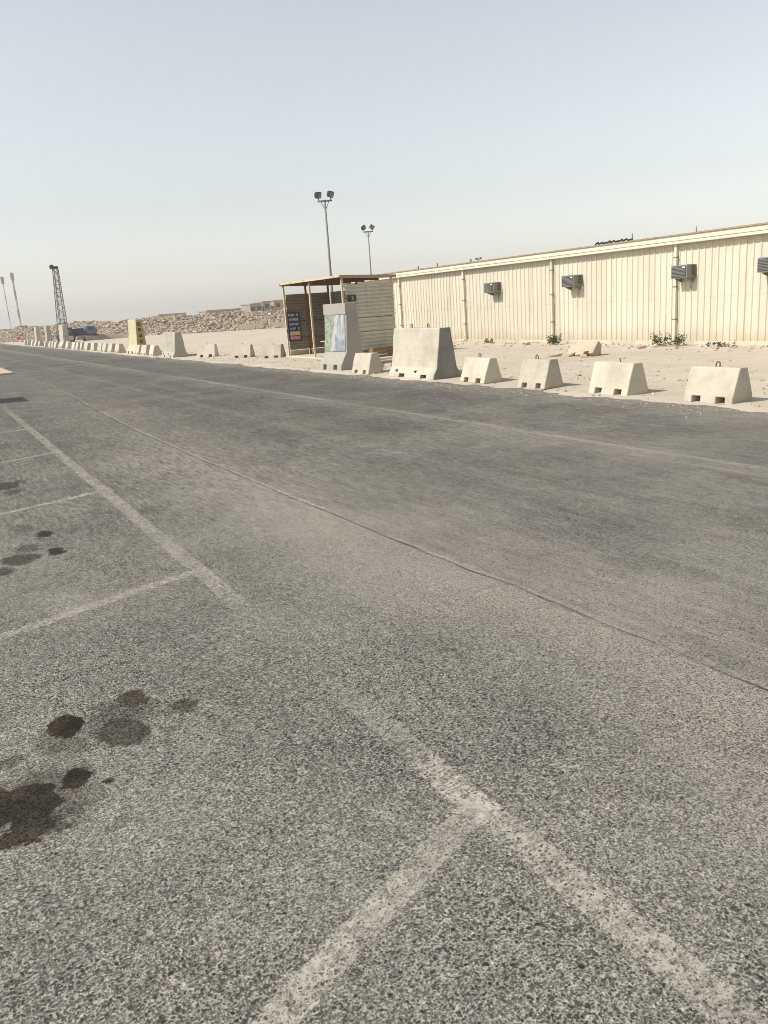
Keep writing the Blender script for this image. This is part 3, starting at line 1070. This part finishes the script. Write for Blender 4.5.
def ribbed(y0, y1, z0, z1, x, pitch=.2, d=.023):
    mb = MB()
    pts = []
    n = int((y1 - y0) / pitch)
    e = (y1 - y0) / n
    for k in range(n):
        a = y0 + k * e
        pts += [(a, 0), (a + e - .075, 0), (a + e - .058, d), (a + e - .026, d), (a + e - .008, 0)]
    pts.append((y1, 0))
    for (ya, da), (yb, db) in zip(pts[:-1], pts[1:]):
        mb.quad((x - da, ya, z0), (x - db, yb, z0), (x - db, yb, z1), (x - da, ya, z1))
    return mb


bays = [Y0] + PIPES + [Y1]
for a, b in zip(bays[:-1], bays[1:]):
    if b - a < .3:
        continue
    H_(ribbed(a + .02, b - .02, .13, 1.33, WX), 'wall_panel', 'cladding')
    H_(ribbed(a + .02, b - .02, 1.30, 2.74, WX - .004), 'wall_panel', 'cladding')
for y in PIPES:
    dp = H_(MB().box(WX - .115, WX - .025, y - .045, y + .045, .28, 2.70), 'downpipe', 'cream', bevel=.008)
    H_(MB().tube([(WX - .07, y, .30), (WX - .075, y, .22), (WX - .13, y + .03, .16), (WX - .24, y + .06, .13)], .035, 8), 'pipe_elbow', 'cream', dp, smooth=True)
    for z in (.75, 1.6, 2.35):
        H_(MB().box(WX - .122, WX - .02, y - .06, y + .06, z - .015, z + .015), 'pipe_clip', 'galv', dp)
fa = H_(MB().prism([(WX - .20, 2.68), (WX + .1, 2.68), (WX + .1, 2.90), (WX - .07, 2.90), (WX - .07, 2.79), (WX - .20, 2.79)], Y0 - .1, Y1 + .1), 'gutter', 'cream', bevel=.012)
H_(MB().box(WX - .215, WX - .195, Y0 - .1, Y1 + .1, 2.765, 2.80), 'gutter_lip', 'cream', fa)
H_(MB().prism([(WX - .10, 2.895), (WX + .12, 2.905), (WX + 3.2, 3.12), (WX + 3.2, 3.16), (WX - .10, 2.93)], Y0 - .15, Y1 + .15), 'roof', 'roof_edge')
H_(MB().prism([(WX + 3.2, 3.16), (WX + 3.2, 3.12), (WX + 6.6, 2.9), (WX + 6.6, 2.94)], Y0 - .15, Y1 + .15), 'roof', 'roof_edge')
# clutter standing on the roof edge
for y, h, r, lab in ((27.2, .14, .03, 'short pipe stub on the hut roof near its far end'), (25.0, .13, .035, 'short pale pipe stub on the hut roof above the second downpipe'),
                     (28.6, .12, .03, 'tiny pipe stub on the hut roof, farthest left'), (15.0, .16, .015, 'thin stub on the hut roof above the right downpipe'), (17.2, .20, .02, 'thin upright pipe on the hut roof above the right bay')):
    tag(MB().tube([(0, 0, -.03), (0, 0, h)], r, 8).build('roof_pipe', 'galv', smooth=True, loc=(WX + .18, y, 2.93)), lab, 'pipe', 'pipe stubs on the hut roof')
rv = thing('roof_vent', 'twin-armed metal fitting on the hut roof left of the leftmost cooling unit', 'vent', (WX + .2, 24.55, 2.93))
rv.scale = (.7, .7, .55)
MB().tube([(0, 0, -.03), (0, 0, .14)], .02, 6).build('stem', 'galv', rv)
MB().tube([(0, -.16, .14), (0, .16, .14)], .03, 6).build('cross_arm', 'galv', rv)
MB().box(-.05, .05, -.22, -.10, .11, .24).build('cowl', 'galv', rv, bevel=.01)
MB().box(-.05, .05, .10, .22, .11, .24).build('cowl', 'galv', rv, bevel=.01)
sg = MB()
for k in range(9):
    a = k * 1.0
    sg.tube([(.02 * math.sin(a * 2), -.7 + k * .16, .03), (.05, -.62 + k * .16, .05 + .035 * abs(math.sin(a))), (.0, -.54 + k * .16, .03)], .028, 6)
tag(sg.build('cable_coil', 'black', loc=(WX + .15, 17.9, 2.93), smooth=True), 'tangled dark cable lying along the hut roof edge', 'cable')


# ------------------------------------------------------------------ window cooling units
def ac_unit(label, yc, w=.58, h=.34):
    """box unit poking through the wall; x grows into the wall"""
    root = thing('air_conditioner', label, 'air conditioner', (WX - .02, yc, 1.80), 0, 'cooling units on the hut wall')
    D = .34
    MB().box(-D, .02, -w / 2, w / 2, 0, h).build('casing', 'ac_case', root, bevel=.012)
    gr = MB().box(-D - .012, -D + .004, -w / 2 + .03, w / 2 - .03, .03, h - .03).build('front_grille', 'ac_grille', root)
    for k in range(8):
        z = .05 + k * (h - .10) / 7
        MB().box(-D - .02, -D - .010, -w / 2 + .04, w / 2 - .04, z - .006, z + .006).build('slat', 'ac_case', gr)
    MB().box(-D - .022, -D - .011, -w / 2 + .06, -w / 2 + .15, h - .085, h - .05).build('name_plate', 'white', root)
    for s in (-1, 1):
        for k in range(5):
            z = .07 + k * .05
            MB().box(-D + .17, -.04, s * (w / 2 + .003) - .004, s * (w / 2 + .003) + .004, z, z + .03).build('side_vent', 'ac_vent', root)
    for s in (-1, 1):
        MB().prism([(-D + .10, -.004), (.0, -.004), (.0, -.10), (-.02, -.10), (-D + .10, -.025)], s * w * .36 - .012, s * w * .36 + .012).build('bracket', 'ac_case', root)
    MB().tube([(-.06, -w * .3, -.0), (-.05, -w * .3, -.12), (-.03, -w * .3 + .03, -.26)], .009, 6).build('drain_hose', 'ac_case', root, smooth=True)
    return root


ac_unit('grey window cooling unit beside the right downpipe on the hut wall', 15.07, .52)
ac_unit('grey window cooling unit on the hut wall, second from the left', 19.28, .56)
ac_unit('small grey window cooling unit on the hut wall, farthest left', 23.26, .54)
ac_unit('grey window cooling unit cut off by the right edge of the picture', 12.50, .56)

# ------------------------------------------------------------------ shelter beside the road
SX0, SX1, SY0, SY1 = 11.9, 13.70, 23.3, 28.0
sh = thing('roadside_shelter', 'open-fronted metal shelter with flat rusty roof and horizontal sheet walls', 'shelter', (SX0, SY0, 0))


def S_(mb, name, mat, parent=None, **k):
    mb.v = [(a - SX0, b - SY0, c) for a, b, c in mb.v]
    return mb.build(name, mat, parent or sh, **k)


S_(MB().box(SX0 - .12, SX1 + .1, SY0 - .1, SY1 + .1, -.06, .055), 'floor_slab', 'concrete', bevel=.015)
for (x, y, m) in ((SX0, SY0, 'cream_old'), (SX0, 25.75, 'cream_old'), (SX0, SY1, 'cream_old'), (SX1, SY0, 'cream_old'), (SX1, 25.7, 'rusty'), (SX1, SY1, 'rusty'), (12.75, SY1 - .06, 'rusty')):
    S_(MB().box(x - .032, x + .032, y - .032, y + .032, .05, 2.545), 'post', m, bevel=.006)
rf = S_(MB().prism([(SX0 - .12, 2.60), (SX1 + .12, 2.535), (SX1 + .12, 2.56), (SX0 - .12, 2.625)], SY0 - .1, SY1 + .05), 'roof', 'rusty')
S_(MB().box(SX0 - .14, SX0 - .115, SY0 - .11, SY1 + .06, 2.575, 2.64), 'front_fascia', 'cream_old', rf, bevel=.005)
S_(MB().prism([(SX0 - .11, 2.545), (SX1 + .12, 2.48), (SX1 + .12, 2.575), (SX0 - .11, 2.64)], SY0 - .14, SY0 - .10), 'side_fascia', 'roof_edge', rf)
S_(MB().prism([(SX0 - .11, 2.545), (SX1 + .12, 2.48), (SX1 + .12, 2.575), (SX0 - .11, 2.64)], SY1 + .05, SY1 + .08), 'side_fascia', 'roof_edge', rf)
for y in (24.3, 25.3, 26.3, 27.2):
    S_(MB().prism([(SX0 - .10, 2.52), (SX1 + .1, 2.455), (SX1 + .1, 2.533), (SX0 - .10, 2.598)], y - .03, y + .03), 'rafter', 'rusty', rf)


def sheet_x(x0, x1, y, z0, z1, sgn, d=.026):
    """horizontally ribbed sheet across x, ribs towards sgn*y"""
    mb = MB()
    pts = [(z0, 0)]
    n = max(3, int((z1 - z0) / .105))
    e = (z1 - z0) / n
    for k in range(n):
        a = z0 + k * e
        pts += [(a + .014, 0), (a + .026, d), (a + e - .026, d * 1.0), (a + e - .014, 0)]
    pts.append((z1, 0))
    for (za, da), (zb, db) in zip(pts[:-1], pts[1:]):
        mb.quad((x0, y + sgn * da, za), (x1, y + sgn * da, za), (x1, y + sgn * db, zb), (x0, y + sgn * db, zb))
    return mb


for k, (za, zb) in enumerate(((.27, .845), (.87, 1.285), (1.31, 2.34))):
    S_(sheet_x(SX0 + .045, SX1 + .02, SY0 - .045 - .006 * k, za, zb, -1), 'wall_sheet', 'shelter_sheet')
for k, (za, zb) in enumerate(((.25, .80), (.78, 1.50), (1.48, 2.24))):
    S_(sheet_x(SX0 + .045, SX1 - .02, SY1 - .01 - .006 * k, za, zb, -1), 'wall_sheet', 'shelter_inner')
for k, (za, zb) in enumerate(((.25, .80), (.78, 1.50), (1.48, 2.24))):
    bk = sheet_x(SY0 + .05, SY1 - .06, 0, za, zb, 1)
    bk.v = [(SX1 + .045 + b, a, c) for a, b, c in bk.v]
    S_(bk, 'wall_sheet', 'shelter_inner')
for z in (1.22, .62):
    S_(MB().box(SX0 + .05, SX1 - .05, SY1 - .085, SY1 - .05, z, z + .05), 'rail', 'wood', bevel=.004)
S_(MB().box(SX1 - .11, SX1 - .05, SY0 + .05, SY1 - .09, 1.2, 1.25), 'rail', 'wood', bevel=.004)
# kerb pieces under the end wall
S_(MB().box(SX0 + .07, 12.70, SY1 - .03, SY1 + .09, .055, .23), 'base_block', 'wood_pale', bevel=.01)
S_(MB().box(12.83, 13.4, SY1 - .03, SY1 + .09, .055, .23), 'base_block', 'wood_pale', bevel=.01)

# information board inside the far end of the shelter
sb = thing('information_board', 'tall navy board with white, yellow and red lines on the shelter end wall', 'sign', (11.90, SY1 - .11, .58))
MB().box(0, .50, -.012, .012, 0, 1.03).build('board', 'navy', sb, bevel=.004)
rs = random.Random(11)
for r, (m, x0, x1) in enumerate((('red_print', .07, .44), ('yellow_print', .07, .44), ('white', .09, .46), ('white', .07, .43), ('white', .06, .44), ('white', .04, .46))):
    z0 = .06 + r * .165
    if m != 'white':
        MB().box(x0 - .02, x1 + .02, -.0165, -.0125, z0 - .03, z0 + .12).build('colour_band', m, sb)
    ln = MB()
    x = x0
    k = 0
    while x < x1 - .03:
        w = .040
        if not ((r == 2 and k in (4, 5)) or (r == 5 and k == 5)):
            ln.box(x, x + .012, -.0215, -.017, z0, z0 + .09)
            if k % 3 != 1:
                ln.box(x + .014, x + w - .008, -.0210, -.0172, z0 + rs.choice((0, .035, .07)), z0 + rs.choice((.018, .055, .09)) + .012)
            if k % 2 == 0:
                ln.box(x + w - .014, x + w - .004, -.0216, -.0171, z0, z0 + .09)
        x += w + .012
        k += 1
    ln.build('text_line', 'white', sb)

# black box fixed high on the near wall of the shelter
bb = thing('black_wall_box', 'small black box with grey label high on the shelter near wall', 'box', (11.98, SY0 - .07, 1.82))
MB().box(0, .30, -.12, 0, 0, .20).build('case', 'black', bb, bevel=.012)
MB().box(.13, .20, -.127, -.121, .03, .17).build('label_plate', 'ac_case', bb)
# bench along the back of the shelter
be = thing('shelter_bench', 'plain timber bench along the back wall inside the shelter', 'bench', (13.3, 25.9, .055))
for k in range(3):
    MB().box(-.26 + .16 * k, -.12 + .16 * k, -1.6, 1.75, .40, .44).build('seat_plank', 'wood_pale', be, bevel=.006)
for y in (-1.4, 0, 1.5):
    MB().box(-.22, .18, y - .04, y + .04, 0, .40).build('leg', 'wood', be, bevel=.006)
# clutter between the mural T-wall and the big jersey barrier
cr = thing('timber_crate', 'low brown timber crate under the shelter near wall', 'crate', (12.95, 23.0, verge_z(12.95, 23.0)))
for k in range(3):
    MB().box(-.36, .36, -.17, -.145, .01 + .10 * k, .095 + .10 * k).build('plank', 'wood', cr, bevel=.004)
for s in (-1, 1):
    MB().box(s * .345 - .014, s * .345 + .014, -.14, .12, .01, .31).build('end_board', 'wood', cr, bevel=.004)
MB().box(-.36, .36, -.172, .13, .31, .335).build('lid', 'wood', cr, bevel=.004)
cb = thing('hollow_block', 'pale hollow concrete block on end right of the timber crate', 'block', (13.50, 22.95, verge_z(13.5, 22.95)))
for s in (-1, 0, 1):
    MB().box(s * .085 - .015, s * .085 + .015, -.1, .1, 0, .30).build('web', 'concrete', cb)
for s in (-1, 1):
    MB().box(-.1, .1, s * .085 - .0145, s * .085 + .0145, .002, .302).build('face_shell', 'concrete', cb)
for k, (x, y, lx, ly, rz, lab) in enumerate(((11.75, 20.4, 1.1, .42, 10, 'pale flat slab lying behind the small cream block'), (12.0, 21.6, 1.3, .40, -4, 'pale flat slab lying in front of the timber crate'), (11.3, 19.3, .8, .3, 25, 'pale plank-like slab nearest the big jersey barrier'))):
    o = MB().box(-lx / 2, lx / 2, -ly / 2, ly / 2, -.02, .07).build('concrete_slab', 'concrete', bevel=.012, loc=(x, y, verge_z(x, y) + .01))
    o.rotation_euler = (0, 0, R_(rz))
    tag(o, lab, 'slab', 'flat slabs by the shelter')


# ------------------------------------------------------------------ floodlight masts
def floodlight(label, x, y, h, spread, tilt, r=.05):
    root = thing('floodlight_mast', label, 'lamp post', (x, y, -.04), 0, 'floodlight masts behind the shelter')
    MB().tube([(0, 0, 0), (0, 0, h * .5), (0, 0, h)], r * 1.3, 10, r * .75).build('pole', 'galv', root, smooth=True)
    a = Vector((.82, -.57, 0))
    arm = MB()
    arm.tube([tuple(a * -spread + Vector((0, 0, h - .05))), tuple(a * spread + Vector((0, 0, h - .05)))], .035, 8)
    arm.build('cross_arm', 'galv', root, smooth=True)
    br = MB()
    for s in (-1, 1):
        br.tube([(0, 0, h - .42), tuple(a * s * spread * .55 + Vector((0, 0, h - .07)))], .016, 6)
    br.build('brace', 'galv', root)
    for s in (-1, 1):
        hd = MB()
        w, hh, d = .14, .125, .075
        hd.box(-w, w, -d, d, -hh, hh)
        c = a * s * spread * .86 + Vector((0, 0, h + .20))
        rot = Matrix.Rotation(R_(tilt * s), 4, 'Y') @ Matrix.Rotation(R_(20), 4, 'Z') @ Matrix.Rotation(R_(18), 4, 'X')
        o = hd.build('lamp_head', 'black', root, bevel=.03)
        o.matrix_local = Matrix.Translation(c) @ rot
        MB().box(-w * .8, w * .8, -d - .012, -d + .01, -hh * .8, hh * .8).build('lens', 'lamp_glass', o)
        MB().box(-w * .7, w * .7, d - .01, d + .05, -hh * .7, hh * .7).build('gear_box', 'black', o, bevel=.01)
        st = MB()
        st.tube([tuple(a * s * spread * .80 + Vector((0, 0, h - .05))), tuple(c)], .022, 6)
        st.build('stirrup', 'galv', root)
    return root


floodlight('tall twin floodlight mast rising behind the shelter roof, left one', 16.0, 32.3, 6.12, .31, 6)
floodlight('thinner twin floodlight mast behind the shelter, right one', 25.0, 44.9, 6.05, .30, 26, .045)


# ------------------------------------------------------------------ drilling rig behind the barriers
rig = thing('drilling_rig', 'blue truck-mounted drilling rig with raised grey lattice mast', 'drilling rig', (14.6, 90.0, -.04), R_(8))
MB().box(-1.7, 1.55, -.5, .5, .50, .62).build('chassis', 'black', rig)
cabm = MB()
cabm.prism([(.75, .62), (1.72, .62), (1.75, .95), (1.55, 1.34), (.80, 1.34), (.75, 1.2)], -.62, .62)
cab = cabm.build('cab', 'blue_light', rig, bevel=.05)
MB().box(.90, 1.40, -.632, -.60, .95, 1.26).build('side_window', 'glass', cab)
MB().box(.78, 1.58, -.60, .60, 1.345, 1.39).build('roof_panel', 'white', cab, bevel=.02)
ws = MB().quad((1.775, -.52, .96), (1.775, .52, .96), (1.60, .52, 1.29), (1.60, -.52, 1.29))
ws.build('windscreen', 'glass', cab)
MB().box(1.66, 1.82, -.62, .62, .45, .60).build('bumper', 'black', cab, bevel=.02)
MB().box(-1.65, .70, -.60, .60, .62, .74).build('deck', 'blue_dark', rig, bevel=.02)
MB().box(-.35, .55, -.55, .55, .74, 1.20).build('engine_housing', 'blue_dark', rig, bevel=.05)
MB().box(-1.25, -.45, -.5, .5, .74, 1.34).build('winch_housing', 'blue_dark', rig, bevel=.05)
MB().tube([(-.9, -.62, 1.05), (-.9, .62, 1.05)], .2, 12).build('winch_drum', 'blue_light', rig)
MB().tube([(-.2, -.57, 1.1), (.3, -.57, 1.1), (.6, -.57, .9)], .05, 8).build('hose', 'black', rig)
MB().box(-.2, .5, -.64, -.56, .18, .55).build('side_tank', 'tan_wall', rig, bevel=.03)
MB().box(-1.2, -.5, -.64, -.56, .30, .60).build('tool_box', 'mast_white', rig, bevel=.02)
for x in (-1.25, -.68, 1.15):
    for s in (-1, 1):
        wh = MB().tube([(x, s * .42, .34), (x, s * .62, .34)], .34, 16).build('wheel', 'tyre', rig)
        MB().tube([(x, s * .60, .34), (x, s * .635, .34)], .17, 12).build('rim', 'mast_white', wh)
for s in (-1, 1):
    MB().tube([(-1.6, s * .6, .62), (-1.6, s * .6, .03)], .05, 8).build('outrigger', 'galv', rig)
rig.scale = (1.13, 1.13, 1.13)
mast = thing('mast', None, None, (0, 0, 0))
mast.parent = rig
B0, B1 = Vector((-1.18, 0, .72)), Vector((-.95, 0, 6.5))
ch = MB()
cor = lambda f, i: B0.lerp(B1, f) + Vector(((.44 - .22 * f) * (.5 if i in (0, 1) else -.5) * 1.7, (.44 - .22 * f) * (.5 if i in (0, 3) else -.5) * 1.7, 0))
NL = 17
for i in range(4):
    MB().tube([tuple(cor(0, i)), tuple(cor(1, i))], .040, 6).build('chord', 'galv', mast)
for i in range(4):
    lt = MB()
    for k in range(NL):
        fa_, fb_ = k / NL, (k + 1) / NL
        j = (i + 1) % 4
        lt.tube([tuple(cor(fa_, i if k % 2 else j)), tuple(cor(fb_, j if k % 2 else i))], .018, 4)
        lt.tube([tuple(cor(fb_, i)), tuple(cor(fb_, j))], .016, 4)
    lt.build('lattice', 'galv', mast)
hd = MB().box(B1.x - .42, B1.x + .22, -.2, .2, B1.z - .02, B1.z + .22).build('mast_head', 'black', mast, bevel=.03)
MB().tube([(B1.x - .3, -.14, B1.z + .2), (B1.x - .3, .14, B1.z + .2)], .17, 12).build('sheave', 'black', hd)
MB().tube([(B1.x - .1, 0, B1.z), (B0.x - .1, 0, .9)], .03, 6).build('drill_pipe', 'galv', mast)


# ------------------------------------------------------------------ far things
def far_mast(label, x, y, h, r, plat):
    root = thing('telecom_mast', label, 'mast', (x, y, -.04), 0, 'far masts at the left')
    for i in range(7):
        MB().tube([(0, 0, h * i / 7), (0, 0, h * (i + 1) / 7)], r, 8).build('section', 'mast_white' if i % 2 else 'mast_red', root)
    for k in range(6):
        a = k * math.pi / 3
        MB().box(-.09 + .38 * math.cos(a) * plat, .09 + .38 * math.cos(a) * plat, -.09 + .38 * math.sin(a) * plat, .09 + .38 * math.sin(a) * plat, h - 1.7, h - .1).build('antenna', 'mast_white', root, bevel=.03)
    MB().tube([(0, 0, h - 1.4), (0, 0, h - 1.25)], .42 * plat, 12).build('platform', 'galv', root)
    return root


far_mast('thin far mast with small antennas, nearest the left edge', 20.7, 220, 14.2, .11, .8)
far_mast('thicker far mast with stacked antennas, second from the left edge', 23.0, 220, 15.0, .24, .9)

G4 = 'flat-roofed huts beyond the rubble bank'


def far_house(label, x0, x1, y, h, d, mat, nwin):
    root = thing('flat_roofed_house', label, 'building', ((x0 + x1) / 2, y, -.04), 0, G4)
    w = (x1 - x0) / 2
    MB().box(-w, w, 0, d, 0, h).build('wall', mat, root)
    MB().box(-w - .1, w + .1, -.1, d + .1, h, h + .22).build('roof', mat, root, bevel=.02)
    for k in range(nwin):
        xc = -w + 2 * w * (k + .5) / nwin
        win = MB().box(xc - .4, xc + .4, -.03, .05, h - 1.15, h - .35).build('window', 'glass', root)
        MB().box(xc - .46, xc + .46, -.06, -.02, h - 1.22, h - 1.15).build('sill', mat, win)
    return root


far_house('tan far hut with flat roof, nearest the shelter', 61.5, 64.8, 150, 3.55, 6, 'tan_wall', 2)
far_house('narrow grey far hut left of the tan huts', 58.9, 60.4, 149, 3.45, 5, 'grey_wall', 1)
far_house('tan and grey far hut second from left on the rise', 55.8, 58.2, 148, 3.15, 5, 'grey_wall', 2)
far_house('long low grey far hut on the rise', 47.0, 53.5, 147, 2.45, 5, 'grey_wall', 5)
far_house('long low tan far hut left of the long grey one', 39.5, 44.5, 152, 2.35, 5, 'tan_wall', 4)

# fence pieces and pale post at the foot of the bank
pp = thing('concrete_post', 'single pale upright concrete slab far off at the foot of the rubble bank', 'post', (27.2, 94.6, -.04))
MB().box(-.28, .28, -.15, .15, 0, 1.15).build('shaft', 'concrete', pp, bevel=.03)
MB().box(-.36, .36, -.25, .25, 0, .15).build('foot', 'concrete', pp, bevel=.02)
for k, (x, y, lab) in enumerate(((31.0, 82.6, 'left'), (33.2, 79.0, 'middle'), (36.4, 75.6, 'right'))):
    fr = thing('sheet_fence', 'weathered grey sheet fence piece below the rubble bank, %s one' % lab, 'fence', (x, y, -.04), R_(-48), 'fence pieces below the bank')
    for q in range(3):
        MB().box(-1.5 + q, -.53 + q, -.02, .02, .05, .62).build('panel', 'grey_wall', fr)
    for q in range(4):
        MB().box(-1.54 + q, -1.48 + q, -.05, .05, 0, .8).build('post', 'wood_pale', fr)
rb = thing('plastic_barrier', 'red and white plastic road barrier at the far end of the road', 'barrier', (13.3, 131, -.03), R_(15))
for k in range(3):
    MB().prism([(-.55 + .7 * k, 0), (.12 + .7 * k, 0), (.08 + .7 * k, .55), (-.50 + .7 * k, .55)], -.2, .2).build('segment', 'red_plastic' if k != 1 else 'mast_white', rb, bevel=.05)

# ------------------------------------------------------------------ weeds at the hut wall
def weed(label, x, y, n, h, spread, seed):
    root = thing('weed', label, 'plant', (x, y, verge_z(x, y) - .01), 0, 'weeds along the hut wall')
    rn = random.Random(seed)
    st, lf = MB(), MB()
    for k in range(n):
        a = rn.uniform(0, 6.28)
        b = Vector((rn.gauss(0, spread * .35), rn.gauss(0, spread * .6), 0))
        hh = h * rn.uniform(.45, 1.0)
        tip = b + Vector((math.cos(a) * .10 * hh * 3, math.sin(a) * .10 * hh * 3, hh))
        md = b.lerp(tip, .5) + Vector((rn.gauss(0, .02), rn.gauss(0, .02), .02))
        st.tube([tuple(b), tuple(md), tuple(tip)], .004, 4, .0015)
        for q in range(14):
            f = rn.uniform(.1, 1)
            c = b.lerp(md, f * 2) if f < .5 else md.lerp(tip, f * 2 - 1)
            d = Vector((rn.gauss(0, 1), rn.gauss(0, 1), rn.uniform(-.1, 1))).normalized()
            sd = d.cross(Vector((rn.gauss(0, 1), rn.gauss(0, 1), 1))).normalized() * rn.uniform(.010, .019)
            L = rn.uniform(.04, .085)
            lf.quad(tuple(c), tuple(c + d * L * .5 + sd), tuple(c + d * L), tuple(c + d * L * .5 - sd))
    st.build('stems', 'stem', root)
    lf.build('leaves', 'leaf', root)
    return root


weed('tall leafy green weed at the foot of the right downpipe', 17.45, 15.55, 22, .4, .22, 1)
weed('spiky green weed just right of the right downpipe', 17.5, 15.0, 20, .34, .26, 2)
weed('small green weed left of the tilted concrete block', 17.5, 19.85, 30, .34, .2, 4)
weed('low dry weed at the hut wall near the right edge', 17.45, 13.55, 12, .14, .3, 5)
weed('low dark weed on the sand below the farthest left cooling unit', 17.5, 23.2, 8, .2, .18, 7)


# ------------------------------------------------------------------ dusty air
hz = MB().box(-2600, 2600, -2600, 2600, -1.1, 17.5).build('haze', None)
hm = bpy.data.materials.new('dusty_air')
hm.use_nodes = True
hn = hm.node_tree
hn.nodes.remove(hn.nodes['Principled BSDF'])
pv = hn.nodes.new('ShaderNodeVolumePrincipled')
pv.inputs['Color'].default_value = (0.97, 0.94, 0.89, 1)
pv.inputs['Density'].default_value = 0.0011
pv.inputs['Anisotropy'].default_value = 0.2
hn.links.new(pv.outputs[0], hn.nodes['Material Output'].inputs['Volume'])
hz.data.materials.append(hm)
tag(hz, 'pale dusty haze hanging over the desert', 'haze', kind='stuff')
